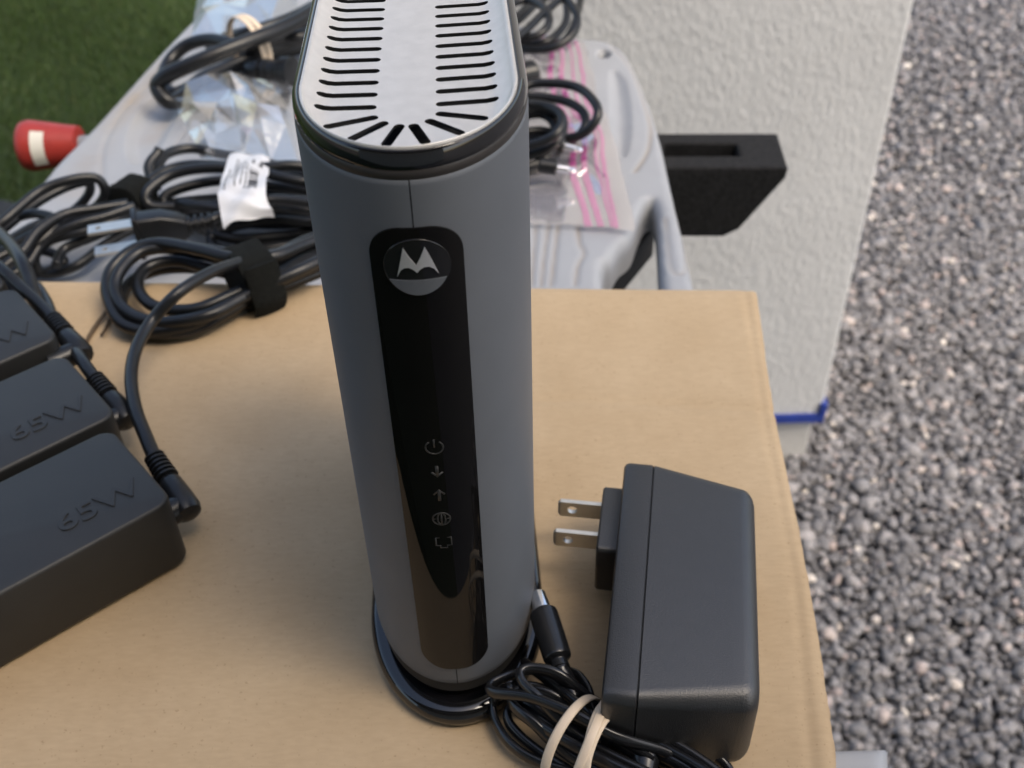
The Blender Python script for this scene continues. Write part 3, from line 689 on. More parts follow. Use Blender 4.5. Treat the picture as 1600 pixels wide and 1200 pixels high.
# ------------------------------------------------------------------ wall adapter with its cord
def blade_angles(a, b):
    c = math.atan2(b, a); return sorted([2*math.pi*k/20+.02 for k in range(20)]+[c, math.pi-c, math.pi+c, 2*math.pi-c])
def wall_adapter():
    zt = .0345
    fa, fn = P(975, 718, zt), P(938, 1085, zt); ey = (fa-fn); ey[2] = 0; ln = np.linalg.norm(ey); ey /= ln; ex = np.array([ey[1], -ey[0], 0])
    L = ln+.0015; mid = (fa+fn)/2; mid[2] = T
    w = thing('wall_adapter', (mid[0], mid[1], T), 'black two prong wall adapter lying on its side beside the modem', 'power adapter')
    fr = frame(mid, ex, ey, (0, 0, 1)); hz = zt/2
    def st(x, ly, lz, r, yc=0): return [(x, yc+a, hz+b) for a, b in rrect(ly, lz, r, 6)]
    wf = ((P(1022, 722, zt)-fa)@ex); wt = ((P(1182, 770, zt)-fa)@ex)
    H = hz
    face = [st(.0003, L/2-.0012, H-.0012, .003), st(0.0008, L/2-.0004, H-.0004, .0034), st(.0020, L/2, H, .0036), st(wf-.0004, L/2, H, .0036), st(wf, L/2-.0004, H-.0004, .0036)]
    obj('face_plate', (lambda vf: (fr(vf[0]), vf[1]))(loft(face)), M['wart'], w, auto=35)
    body = [st(wf, L/2-.0005, H-.0005, .0036), st(wf+.0003, L/2, H, .0038)]
    for s in np.linspace(.1, 1, 8): body.append(st(wf+(wt-wf-.005)*s, L/2-.0045*s, H-.0006*s, .0038+.002*s, -.0006*s))
    for a in np.linspace(15, 90, 6):
        c = 1-math.cos(math.radians(a)); sn = math.sin(math.radians(a)); body.append(st(wt-.005+.005*sn, L/2-.0045-.005*c, H-.0006-.005*c, .0058-.002*c, -.0006))
    obj('body', (lambda vf: (fr(vf[0]), vf[1]))(loft(body)), M['wart'], w, auto=60)
    pb = P(952, 822, .024); yb = (pb-mid)@ey
    bl = [[(x, yb+a, hz+.001+b) for a, b in rrect(.0135-i, .0100-i, .0016, 4)] for x, i in ((.001, 0), (-.0052, 0), (-.0058, .0005))]
    pbo = obj('plug_base', (lambda vf: (fr(vf[0]), vf[1]))(loft(bl)), M['wart'], w, auto=35)
    for s in (1, -1):
        yc = yb+.0022+s*.00635
        # blade: thin plate with a real hole near its tip
        zc = hz+.004; angs = blade_angles(.0038, .0032); n = len(angs); x0, x1 = -.0055, -.0225; hx = -.0152
        outer = []; inner = []
        for i in range(n):
            t = angs[i]; dx, dz = math.cos(t), math.sin(t)
            inner.append((hx+.0016*dx, zc+.0016*dz)); sc = min(.0038/max(abs(dx), 1e-6), .0032/max(abs(dz), 1e-6)); outer.append((hx+sc*dx, zc+sc*dz))
        V = []
        for yy in (yc-.00075, yc+.00075):
            V += [(x, yy, z) for x, z in outer]+[(x, yy, z) for x, z in inner]
        Fc = []
        for i in range(n):
            j = (i+1) % n
            Fc += [(i, j, n+j, n+i), (2*n+j, 2*n+i, 3*n+i, 3*n+j), (j, i, 2*n+i, 2*n+j), (n+i, n+j, 3*n+j, 3*n+i)]
        tip = hx-.0038; v2, f2 = box_vf(((hx+.0038+x0+.001)/2, yc, zc), ((x0+.001-hx-.0038)/2, .00075, .0032)); 
        v3, f3 = loft([[(tip, yc-.00075, zc-.0032), (tip, yc+.00075, zc-.0032), (tip, yc+.00075, zc+.0032), (tip, yc-.00075, zc+.0032)], [(tip-.0008, yc-.0004, zc-.0022), (tip-.0008, yc+.0004, zc-.0022), (tip-.0008, yc+.0004, zc+.0022), (tip-.0008, yc-.0004, zc+.0022)]], False)
        vv, ff = merge((V, Fc), (v2, f2), (v3, f3))
        obj('blade', (fr(vv), ff), M['blade'], pbo, smooth=False)
    # strain relief on the near end and the cord running into the bundle
    s0 = fr([(wf+.0035, -L/2+.002, .010)])[0]; s1 = fr([(wf+.0035, -L/2-.010, .009)])[0]
    obj('strain_relief', tube([s0, s0*.7+s1*.3, s0*.4+s1*.6, s1], [.0042, .0040, .0033, .0028], 14, 6), M['cordg'], w, auto=60)
    return w, fr, s1, ex, ey
wa, wfr, wexit, wex, wey = wall_adapter()
def dc_bundle():
    A, B = P(800, 1082, .012), P(1150, 1262, .012); ax = B-A; ax[2] = 0; Lh = np.linalg.norm(ax)/2; ax /= 2*Lh; sd = np.array([-ax[1], ax[0], 0]); c = (A+B)/2
    r = random.Random(5); pts = []; turns = 6
    for k in range(turns*14):
        t = 2*math.pi*k/14; tn = k//14
        a = Lh*(.97+.04*math.sin(tn*2.1+1)); b = .0040+.0010*math.sin(tn*1.7)
        z = .0035+.0036*(tn % 3)+.0030*(1+math.sin(t*1.0+tn))*.8+(.006 if math.cos(t) < -.5 else 0)*(tn % 2)
        ct = math.copysign(abs(math.cos(t))**.75, math.cos(t)); stn = math.copysign(abs(math.sin(t))**.9, math.sin(t))
        pts.append(c+ax*a*ct+sd*(b*stn*1.35+.0012*math.sin(tn*3+t)+(tn-2.5)*.0009)+np.array([0, 0, z]))
    pts = np.array(pts)
    pts[:, 2] -= A[2]-T
    start = [wexit, wexit+ax*.010-wey*.002, wexit+ax*.026-wey*.006+np.array([0, 0, -.002])]
    lead = list(start)+[c+ax*Lh*1.12-sd*.004+np.array([0, 0, -.004])]
    obj('cord', tube(lead, (.0019, .0012), 10, 8, ref=(0, 0, 1)), M['cordg'], wa)
    obj('cord', tube(pts, (.0021, .0013), 10, 5, ref=(.2, .1, 1)), M['cordg'], wa)
    # loops that bulge out of the coil
    for lp in ([(888, 1050, .012), (905, 1058, .014), (920, 1080, .014), (926, 1108, .014), (950, 1150, .014), (1010, 1190, .010)],
               [(800, 1075, .016), (775, 1090, .007), (772, 1120, .004), (795, 1160, .004), (840, 1190, .004), (920, 1215, .004), (1000, 1240, .004)],
               [(985, 1150, .012), (1040, 1148, .010), (1100, 1170, .007), (1140, 1205, .004), (1160, 1260, .004)],
               [(830, 1045, .010), (790, 1058, .014), (766, 1070, .015), (772, 1082, .016), (830, 1090, .020), (900, 1118, .022), (960, 1150, .020), (1030, 1172, .014), (1090, 1200, .009)],
               [(818, 1035, .010), (850, 1058, .014), (900, 1098, .018), (950, 1140, .018), (1020, 1185, .012)]):
        obj('cord', tube([P(*q) for q in lp], (.0019, .0012), 10, 8, ref=(.2, .1, 1)), M['cordg'], wa)
    # barrel plug leaning on the coil, metal tip pointing up and away
    tip, b0, b1, b2 = P(838, 928, .021), P(849, 958, .0205), P(872, 1030, .019), P(898, 1090, .016)
    d = (b1-b0)/np.linalg.norm(b1-b0)
    pl = obj('barrel_plug', tube([b0, b0+d*.0006, b0*.5+b1*.5, b1-d*.001, b1, b1+d*.0008, b1+d*.003, b1+d*.0036, b2*.6+b1*.4, b2], [.0037, .0042, .0042, .0041, .0036, .0025, .0027, .0023, .0024, .0018], 18, 6), M['cordg'], wa, auto=50)
    obj('metal_tip', tube([b0-d*.001, tip+d*.0004, tip], [.0027, .0027, .0023], 18, 3, spline=False), M['chrome'], pl, auto=50)
    # rubber band twisted three times round the coil
    rb = thing('rubber_band', (*P(945, 1165, .0)[:2], T), 'tan rubber band twisted round the thin glossy cord in front of the wall adapter', 'rubber band')
    cc = P(920, 1172, .0105); up = np.array([0, 0, 1.])
    vfs = []
    for off, r1, r2, sh, ph in ((-.0050, .0128, .0142, .0016, .3), (-.0004, .0130, .0150, -.0030, .9), (.0036, .0128, .0146, .0034, 2.4), (.0054, .0126, .0142, .0026, 1.6)):
        vfs.append(tube(ring(cc+ax*off, ax, sd, up, r1, r2, sh, 48, ph), (.0014, .00045), 8, 1, True, ref=ax, spline=False))
    obj('strand', merge(*vfs), M['rband'], rb)
dc_bundle()

# ------------------------------------------------------------------ 65 W laptop bricks
BH = .029
def brick_proto():
    """local frame: origin at the far right top corner projected to the base; +x along the long side to the left-near, +y along the short side towards the camera"""
    pass
ca_, sa_ = math.cos(math.radians(220)), math.sin(math.radians(220))
lx = np.array([ca_, sa_, 0]); ly = np.array([.643, -.766, 0])       # long axis away from the plug end, short axis towards the camera
BL, BW = .108, .0462
corners = [P(172, 667, BH), P(98, 551, BH), P(20, 446, BH), P(-50, 372, BH)]
blab = ['charcoal laptop power brick at the end of the row, its whole side face showing', 'charcoal laptop power brick between two others, second from the exposed side', 'charcoal laptop power brick third from the exposed side of the row', 'charcoal laptop power brick fourth in the row, only its corner by the black cords showing']
tv, tf = text_vf('65W', .0108, .00018, .00010)
bricks = []
for bi, c in enumerate(corners):
    o0 = np.array([c[0], c[1], T]); cen = o0+lx*BL/2+ly*BW/2
    b = thing('power_brick', cen, blab[bi], 'power adapter', 'laptop power bricks in a row on the cardboard')
    fr = frame(cen, -lx, -ly, (0, 0, 1)); bricks.append((b, fr))
    if bi == 0:
        R = []
        for z, i, r in ((.0002, .0016, .004), (.0008, .0006, .005), (.002, 0, .0055), (BH-.0014, 0, .0055), (BH-.0006, .0002, .0053), (BH-.0002, .0006, .0050), (BH, .0013, .0045)):
            R.append([(x, y, z) for x, y in rrect(BL/2-i, BW/2-i, r, 6)])
        v, f = loft(R); mesh = (fr(v), f); bo = obj('case', mesh, M['brick'], b, auto=35); case_me = bo.data
        lt = obj('rating_lettering', (fr(tv*np.array([1.25, 1, 1])+np.array([BL/2-.0190, -BW/2+.0135, BH+.00015])), tf), M['brick'], b, auto=30); text_me = lt.data
        c0 = cen
    else:
        for nm, me in (('case', case_me), ('rating_lettering', text_me)):
            q = bpy.data.objects.new(nm, me); C.objects.link(q); q.parent = b
# angled plugs: ribbed boot lying along the plug end of each brick, and the cord leaving it
def boot(b, pa, pe, cordpts, cr=.0025):
    pa, pe = np.asarray(pa), np.asarray(pe); d = (pe-pa)/np.linalg.norm(pe-pa); n = np.linalg.norm(pe-pa)
    st = []; rad = []
    for k in range(6):
        s = n*.07+n*.062*k
        st += [s, s+n*.012, s+n*.036, s+n*.046]; rad += [.0027, .0036+.0001*k, .0036+.0001*k, .0027]
    st += [n*.46, n*.50, n*.72, n*.90, n*.97, n]; rad += [.0034, .0040, .0046, .0049, .0042, .0018]
    pts = [pa+d*s for s in st]; rg = []
    e1 = np.array([-d[1], d[0], 0]); e1 /= np.linalg.norm(e1); e2 = np.cross(e1, d)
    for q, r in zip(pts, rad): rg.append([q+e1*r*math.cos(t)+e2*r*math.sin(t) for t in np.arange(20)*2*math.pi/20])
    pl = obj('plug', loft(rg), M['cord'], b, auto=40)
    # stub that goes into the brick
    i0 = pa+d*n*.84; obj('plug_stub', tube([i0, i0+lx*.012], .0046, 14, 2, spline=False), M['cord'], pl, auto=50)
    obj('cord', tube([pa+d*n*.10]+[np.asarray(q) for q in cordpts], cr, 12, 10), M['cord'], b)
ofs = {}
boot(bricks[0][0], P(236, 706, .020), P(298, 806, .0135), [P(231, 690, .021), P(212, 640, .022), P(205, 590, .022), P(213, 545, .022), P(237, 502, .024), P(278, 458, .031), P(325, 428, .030), P(368, 412, .024), P(420, 398, .016)])
boot(bricks[1][0], P(143, 585, .022), P(203, 662, .0150), [P(130, 566, .022), P(118, 548, .020), P(105, 525, .012), P(85, 500, .006), P(72, 470, .004), P(58, 448, .004)])
boot(bricks[2][0], P(78, 492, .023), P(132, 560, .018), [P(62, 475, .024), P(30, 446, .027), P(0, 418, .030), P(-60, 370, .03)])
boot(bricks[3][0], P(-30, 415, .02), P(28, 466, .016), [P(-50, 400, .024), P(-80, 380, .026)])

# ------------------------------------------------------------------ cords on the table
def racetrack(c, ax, sd, La, Lb, turns, z0, zj, seed, per=16, squash=.8, spread=.0):
    r = random.Random(seed); pts = []; ja = [r.uniform(-1, 1) for _ in range(turns*4+4)]; jb = [r.uniform(-1, 1) for _ in range(turns*4+4)]
    for k in range(int(turns*per)):
        t = 2*math.pi*k/per; x = k/per*2; i = int(x); fz = x-i
        wa_ = ja[i]*(1-fz)+ja[i+1]*fz; wb = jb[i]*(1-fz)+jb[i+1]*fz
        ct = math.copysign(abs(math.cos(t))**squash, math.cos(t)); stt = math.sin(t)
        pts.append(c+ax*La*(1+.10*wa_)*ct+sd*Lb*(1+.28*wb)*stt+sd*spread*wa_+np.array([0, 0, z0+zj*(.5+.5*wb)+zj*.5*math.sin(t+i)]))
    return np.array(pts)
def loop_px(pts): return [P(*q) for q in pts]
def strand(pts, r):
    """cord through pixel points; a strand whose two ends both run behind the modem is closed into a loop there"""
    a, b = pts[0][0], pts[-1][0]
    return tube(loop_px(pts), r, 12, 8, closed=(a >= 475 and b >= 475))

# (a) coil with a fabric strap, half on the box; belongs to the nearest brick
ar = thing('coiled_cord', (*P(300, 455, 0)[:2], T), 'black coil bound by a wide fabric strap lying across the far edge of the box', 'cord', None)
for pts in ([(490, 372, .012), (430, 398, .016), (360, 396, .018), (290, 386, .018), (225, 392, .018), (190, 420, .016), (180, 455, .012), (200, 488, .010), (250, 504, .010), (320, 494, .012), (370, 470, .012), (420, 440, .012), (490, 405, .012), (620, 340, .008)],
            [(495, 382, .010), (430, 405, .012), (370, 410, .014), (300, 394, .012), (240, 388, .014), (195, 405, .012), (168, 440, .010), (174, 480, .007), (205, 510, .005), (255, 521, .005), (310, 513, .005), (360, 485, .007), (420, 450, .008), (490, 418, .008), (620, 365, .004)],
            [(495, 395, .006), (430, 415, .008), (350, 425, .008), (280, 408, .010), (230, 418, .010), (215, 448, .009), (240, 478, .008), (300, 484, .009), (360, 462, .010), (430, 430, .012), (495, 398, .012), (620, 350, .004)],
            [(500, 408, .004), (430, 425, .004), (380, 432, .004), (320, 420, .004), (255, 420, .004), (205, 440, .004), (190, 475, .0035), (225, 512, .0035), (285, 517, .0035), (340, 500, .0035), (400, 465, .004), (500, 425, .004), (620, 372, .0)],
            [(495, 376, .017), (430, 400, .021), (370, 404, .022), (310, 390, .022), (250, 380, .020), (205, 392, .018), (172, 425, .014), (170, 465, .010), (190, 505, .0075), (235, 517, .007), (300, 507, .008), (350, 480, .010), (420, 445, .014), (495, 410, .016), (620, 345, .010)]):
    obj('cord', strand(pts, .0027), M['cord'], ar)
def strap(parent, c, ax, rw, rh, hw, tilt=0, tail=True):
    ax = np.asarray(ax, float); ax /= np.linalg.norm(ax); sd = np.array([-ax[1], ax[0], 0]); up = np.array([0, 0, 1.]); rings = []
    n = 40
    for s, g in ((-hw, .88), (-hw*.96, 1.0), (-hw*.3, 1.03), (0, 1.0), (hw*.35, 1.03), (hw*.96, 1.0), (hw, .88)):
        rg = []
        for i in range(n):
            t = 2*math.pi*i/n; k = 1+.05*math.sin(3*t+1)+.03*math.sin(5*t+s*200)
            rg.append(np.asarray(c)+ax*s+sd*rw*g*k*math.copysign(abs(math.cos(t))**.8, math.cos(t))+up*rh*g*k*math.copysign(abs(math.sin(t))**.8, math.sin(t)))
        rings.append(rg)
    o = obj('strap', loft(rings), M['velcro'], parent, auto=60)
    if tail:
        q0 = np.asarray(c)-sd*rw*1.0+up*rh*.1; pts = [q0+up*rh*.9-sd*.0005, q0-sd*.003, q0-sd*.004-up*rh*.45, q0-sd*.001-up*rh*.95]
        obj('strap_tail', tube(pts, (hw*.92, .0012), 10, 6, ref=ax), M['velcro'], o, auto=60)
strap(ar, P(392, 428, .012), P(440, 400, .012)-P(360, 430, .012), .0145, .0130, .0082)

# (b) two prong cord with a white tag: plug, ribbed relief and the coil behind it
pc = thing('plug_cord', (*P(330, 300, TZ)[:2], T+TZ), 'black cord with a two prong plug and a white tag on the grey table', 'cord')
PZ = -.012
coilA = [[(480, 285, -.016), (400, 268, -.012), (330, 262, -.010), (270, 272, -.012), (230, 300, -.016), (238, 322, -.022), (300, 322, -.024), (380, 318, -.022), (480, 312, -.022), (600, 300, -.03)],
         [(480, 262, -.014), (400, 262, -.012), (300, 258, -.014), (250, 272, -.016), (226, 300, -.022), (240, 330, -.030), (320, 335, -.034), (420, 332, -.034), (490, 330, -.034), (600, 310, -.036)],
         [(480, 275, -.026), (420, 255, -.030), (340, 240, -.030), (300, 232, -.028), (262, 240, -.026), (246, 262, -.026), (236, 296, -.028), (246, 318, -.034), (320, 312, -.036), (480, 300, -.038), (600, 290, -.038)],
         [(490, 300, -.030), (420, 290, -.030), (350, 282, -.028), (290, 292, -.028), (255, 310, -.030), (275, 332, -.036), (350, 345, -.038), (430, 350, -.04), (500, 345, -.04), (600, 330, -.04)],
         [(490, 330, -.022), (430, 325, -.022), (370, 330, -.022), (310, 322, -.020), (280, 318, -.022), (290, 345, -.032), (360, 372, -.038), (430, 370, -.04), (500, 360, -.04), (600, 340, -.04)],
         [(245, 296, -.030), (232, 262, -.022), (246, 240, -.018), (250, 232, -.016)],
         [(490, 348, -.034), (430, 345, -.034), (370, 352, -.034), (330, 372, -.038), (350, 392, -.041), (420, 388, -.041), (500, 372, -.041), (600, 350, -.041)],
         [(490, 318, -.012), (430, 312, -.010), (380, 322, -.010), (345, 338, -.012), (330, 345, -.0125)]]
for pts in coilA: obj('cord', strand(pts, .0030), M['cord'], pc)
pa, pb_ = P(213, 366, PZ-.003), P(293, 353, PZ-.003); d = (pb_-pa)/np.linalg.norm(pb_-pa); sdv = np.array([-d[1], d[0], 0]); up = np.array([0, 0, 1.])
n_ = np.linalg.norm(pb_-pa)
pf = frame(pa, d, sdv, up)
prof = [(0, .0122, .0072), (.0022, .0122, .0072), (.0023, .0104, .0058), (n_*.55, .0100, .0056), (n_*.86, .0070, .0050), (n_, .0050, .0044)]
pb = obj('plug', (lambda vf: (pf(vf[0]), vf[1]))(loft([[(x, a, b) for a, b in rrect(h2, h1, .002, 4)] for x, h1, h2 in prof])), M['cord'], pc, auto=35)
rg = []
for k in range(6):
    x = n_+.0035*k; rg += [(x, .0040), (x+.0004, .0050), (x+.0018, .0050), (x+.0022, .0034), (x+.0034, .0034)]
obj('strain_relief', (lambda vf: (pf(vf[0]), vf[1]))(loft([[(x, r*math.cos(t), r*math.sin(t)) for t in np.arange(14)*2*math.pi/14] for x, r in rg])), M['cord'], pb, auto=40)
for s in (1, -1):
    # blades stand one above the other; each plate has a hole near its tip
    yc = 0; zc = s*.00635; x1 = -.0195; hx = -.0170; angs = blade_angles(.0050, .0040); n = len(angs)
    outer, inner = [], []
    for i in range(n):
        t = angs[i]; dx, dy = math.cos(t), math.sin(t); sc = min(.0050/max(abs(dx), 1e-6), .0040/max(abs(dy), 1e-6)); outer.append((hx+sc*dx, sc*dy)); inner.append((hx+.0014*dx, .0014*dy))
    V = []; Fc = []
    tl = np.array([0, math.sin(math.radians(0)), 1])
    for zz in (zc-.00075, zc+.00075): V += [(x, y, zz) for x, y in outer]+[(x, y, zz) for x, y in inner]
    for i in range(n):
        j = (i+1) % n; Fc += [(j, i, n+i, n+j), (2*n+i, 2*n+j, 3*n+j, 3*n+i), (i, j, 2*n+j, 2*n+i), (n+j, n+i, 3*n+i, 3*n+j)]
    v2, f2 = box_vf(((hx+.0050+.001)/2, 0, zc), ((.001-hx-.0050)/2, .0040, .00075))
    vv, ff = merge((V, Fc), (v2, f2))
    # the plug is rolled so that the flats face up and towards the camera
    obj('blade', (pf(vv), ff), M['blade'], pb, smooth=False)
strap(pc, P(208, 312, -.024), P(235, 290, -.02)-P(180, 330, -.02), .0120, .0120, .0085, tail=False)

# white tag folded over the cord
def tag_label():
    tg = obj('care_tag', ([(0, 0, 0)], []), M['tag'], pc)
    px = [(362, 240, -.016), (352, 262, -.006), (344, 285, -.001), (341, 305, -.001), (344, 330, -.004), (349, 357, -.010)]
    qx = [(422, 250, -.016), (419, 268, -.006), (416, 290, -.001), (416, 308, -.001), (424, 325, -.004), (429, 340, -.010)]
    L = catmull(np.array([P(*q) for q in px]), 5); Rr = catmull(np.array([P(*q) for q in qx]), 5); nu = 14; V = []
    n = len(L)
    for i in range(n):
        for k in range(nu):
            s = k/(nu-1); q = L[i]*(1-s)+Rr[i]*s; q = q+np.array([0, 0, .0022*math.sin(s*3.1)+.0010*math.sin(s*9+i*.5)+.0007*math.sin(i*.9-s*6)]); V.append(q)
    Fc = [(i*nu+k, i*nu+k+1, (i+1)*nu+k+1, (i+1)*nu+k) for i in range(n-1) for k in range(nu-1)]
    me = tg.data; me.clear_geometry(); base = root_loc(pc); me.from_pydata([tuple(q-base) for q in V], [], Fc); me.shade_smooth()
    V = np.array(V).reshape(n, nu, 3)
    def at(i, k):
        i = min(max(i, 0), n-1.001); k = min(max(k, 0), nu-1.001); a, b = int(i), int(k); f, g = i-a, k-b
        return (V[a, b]*(1-f)*(1-g)+V[a+1, b]*f*(1-g)+V[a, b+1]*(1-f)*g+V[a+1, b+1]*f*g)+np.array([0, -.0001, .0003])
    r = random.Random(3); bars = []
    def patch(i0, i1, k0, k1):
        m = 5; v = [at(i0+(i1-i0)*a/m, k0+(k1-k0)*b) for a in range(m+1) for b in (0, 1)]
        return v, [(2*a, 2*a+1, 2*a+3, 2*a+2) for a in range(m)]
    i = 6.0
    while i < 13.2:
        wd = r.choice((.18, .3, .5)); bars.append(patch(i, i+wd, 8.0, 10.6)); i += wd+r.choice((.2, .3, .45))
    bars.append(patch(2.5, 4.2, 8.2, 11.2))
    for k, (a, b) in zip((1.5, 3.3, 4.4, 5.9, 7.1), ((5.5, 13.5), (3, 9), (4, 12), (3, 11), (5, 13))):
        i = a
        while i < b:
            l = r.uniform(.4, 1.3); bars.append(patch(i, i+l, k, k+.38)); i += l+r.uniform(.15, .4)
    obj('printed_marks', merge(*bars), M['ink'], tg)
tag_label()

# (c) loose bundle at the left end of the table
lb = thing('tangled_cord', (*P(100, 380, TZ)[:2], T+TZ), 'tangled black cord with a long open loop at the corner of the table', 'cord')
for pts in ([(-60, 395, -.020), (0, 350, -.010), (60, 300, -.004), (110, 281, -.002), (148, 278, -.004), (163, 293, -.010), (160, 312, -.018), (140, 330, -.026), (110, 345, -.032), (60, 362, -.034), (0, 395, -.034), (-60, 430, -.034)],
            [(-60, 405, -.026), (0, 362, -.020), (50, 322, -.016), (95, 296, -.014), (135, 284, -.014), (140, 300, -.022), (120, 325, -.030), (90, 345, -.036), (40, 372, -.04), (-40, 420, -.04)],
            [(-40, 372, -.022), (20, 342, -.018), (60, 334, -.016), (90, 348, -.016), (60, 380, -.020), (20, 410, -.026), (-20, 440, -.030)],
            [(-30, 440, -.022), (30, 398, -.018), (60, 360, -.013), (100, 335, -.012), (150, 326, -.014), (200, 318, -.016)],
            [(-20, 450, -.028), (40, 415, -.026), (70, 375, -.020), (120, 350, -.016), (165, 338, -.016), (210, 322, -.016)],
            [(60, 425, -.034), (55, 400, -.026), (80, 375, -.022), (130, 362, -.020), (180, 345, -.020), (215, 330, -.022)],
            [(50, 398, -.036), (48, 415, -.038), (75, 428, -.040), (120, 415, -.036), (160, 385, -.034), (200, 362, -.034), (240, 350, -.036)],
            [(88, 415, -.030), (100, 390, -.028), (140, 372, -.026), (180, 356, -.028), (225, 335, -.030)],
            [(-30, 420, -.030), (20, 392, -.028), (70, 392, -.032), (100, 408, -.036), (70, 425, -.039), (20, 430, -.040), (-30, 445, -.041)],
            [(0, 385, -.036), (60, 350, -.040), (130, 335, -.040), (180, 330, -.041)]):
    obj('cord', strand(pts, .0026), M['cord'], lb)
# cord of the third brick climbing over from behind
ex_ = tube(loop_px([(-25, 345, .004), (10, 375, .010), (32, 405, .014), (46, 438, .012), (55, 470, .010), (68, 488, .012)]), .0030, 12, 8)
obj('cord', ex_, M['cord'], lb)

# (d) thick cord with a rubber band, far left corner
th = thing('thick_cord', (*P(360, 100, TZ)[:2], T+TZ), 'thick black cord folded back on itself and held by a tan rubber band', 'cord')
for pts, r in (([(640, -60, -.010), (520, 0, -.008), (450, 40, -.006), (385, 66, -.006), (320, 92, -.010), (265, 116, -.018), (246, 134, -.026), (262, 158, -.034), (285, 152, -.036), (320, 122, -.036), (400, 90, -.036), (480, 70, -.036), (600, 20, -.036)], .0052),
               ([(600, -20, -.020), (490, 50, -.020), (440, 58, -.018), (385, 72, -.018), (330, 62, -.020), (290, 72, -.026), (262, 100, -.034), (256, 128, -.037), (275, 146, -.038), (330, 118, -.038), (420, 70, -.038), (560, 10, -.038)], .0046),
               ([(620, -50, -.024), (520, -5, -.024), (450, 30, -.024), (390, 50, -.026), (355, 58, -.034), (330, 75, -.039), (380, 85, -.040), (470, 60, -.040), (560, 20, -.040)], .0044),
               ([(560, 30, -.028), (470, 62, -.026), (420, 78, -.026), (370, 98, -.028), (320, 122, -.030), (290, 140, -.036)], .0040)):
    obj('cord', strand(pts, r), M['cord'], th)
c0 = P(462, 112, -.026); axp = P(462, 112, -.026)-P(385, 108, -.030); axp /= np.linalg.norm(axp)
e1 = np.array([-axp[1], axp[0], 0]); e1 /= np.linalg.norm(e1); e2 = np.cross(axp, e1)
def turned(c, ax, st, n=24):
    e1 = np.cross(ax, (0, 0, 1.)); e1 /= np.linalg.norm(e1); e2 = np.cross(e1, ax)
    return loft([[np.asarray(c)+ax*s+e1*r*math.cos(t)+e2*r*math.sin(t) for t in np.arange(n)*2*math.pi/n] for s, r in st])
pg = obj('socket', turned(P(385, 108, -.031), axp, [(0, .004), (.003, .006), (.010, .0062), (.0102, .0075), (.013, .0075), (.0132, .0062), (.016, .0062), (.0162, .0078), (.019, .0078), (.0192, .0070), (.028, .0075), (.030, .0095), (.038, .0100), (.0385, .0080)]), M['cord'], th, auto=40)
rb2 = thing('rubber_band', (*P(388, 70, TZ)[:2], T+TZ), 'tan rubber band round the thick folded cord near the turf', 'rubber band')
axb = P(450, 40, -.01)-P(320, 92, -.01); axb /= np.linalg.norm(axb); sdb = np.array([-axb[1], axb[0], 0])
obj('strand', merge(*[tube(ring(P(388, 74, -.0225)+axb*o, axb, sdb, up, .0215, .0215, s, 44, p), (.0022, .0006), 8, 1, True, ref=axb, spline=False) for o, s, p in ((-.001, .002, .4), (.0015, -.001, 1.2))]), M['rband'], rb2)

# (e) cords right of the modem
rc = thing('looped_cord', (*P(860, 50, TZ)[:2], T+TZ), 'black looped cord on the far end of the pink striped freezer bag', 'cord')
for pts in ([(700, 90, -.020), (800, 62, -.016), (850, 20, -.012), (880, -2, -.010), (900, 20, -.012), (898, 48, -.018), (870, 72, -.024), (830, 78, -.028), (780, 72, -.03), (700, 80, -.032)],
            [(700, 60, -.026), (795, 40, -.024), (840, 5, -.022), (875, -12, -.020), (886, 15, -.024), (880, 42, -.030), (850, 66, -.034), (800, 66, -.036), (700, 70, -.036)],
            [(700, 50, -.032), (800, 30, -.030), (850, -20, -.028), (900, -20, -.028), (905, 10, -.032), (885, 60, -.036), (845, 76, -.038), (780, 75, -.038)],
            [(780, 20, -.016), (820, 0, -.014), (850, 12, -.012), (858, 35, -.014), (840, 55, -.018), (800, 62, -.022), (760, 66, -.03)]):
    obj('cord', strand(pts, .0029), M['cord'], rc)
obj('connector', turned(P(800, 122, -.030), (P(845, 112, -.030)-P(800, 122, -.030))/np.linalg.norm(P(845, 112, -.030)-P(800, 122, -.030)), [(0, .004), (.002, .008), (.012, .009), (.016, .009), (.018, .007)]), M['cord'], rc, auto=40)
rd = thing('looped_cord', (*P(870, 200, TZ)[:2], T+TZ), 'black cord in tight rings with bare metal plug tips on the freezer bag', 'cord')
for pts in ([(700, 190, -.020), (810, 138, -.016), (860, 130, -.014), (905, 138, -.014), (932, 165, -.016), (930, 190, -.022), (905, 212, -.030), (860, 216, -.034), (780, 200, -.036), (700, 200, -.036)],
            [(700, 170, -.026), (800, 152, -.022), (870, 155, -.022), (908, 172, -.024), (914, 198, -.030), (890, 218, -.036), (830, 215, -.038), (700, 210, -.038)],
            [(700, 150, -.012), (790, 160, -.010), (850, 165, -.010), (878, 182, -.011), (868, 210, -.016), (830, 226, -.022), (780, 228, -.024), (700, 220, -.028)],
            [(700, 160, -.016), (800, 172, -.014), (860, 172, -.014), (880, 190, -.018), (870, 222, -.024), (830, 242, -.030), (780, 245, -.032), (700, 235, -.034)],
            [(700, 180, -.020), (790, 185, -.018), (845, 178, -.018), (868, 200, -.022), (860, 240, -.032), (820, 262, -.036), (760, 262, -.036), (700, 250, -.036)],
            [(700, 200, -.028), (780, 210, -.028), (850, 205, -.028), (876, 225, -.033), (850, 255, -.038), (800, 270, -.039), (700, 262, -.039)]):
    obj('cord', strand(pts, .0029), M['cord'], rd)
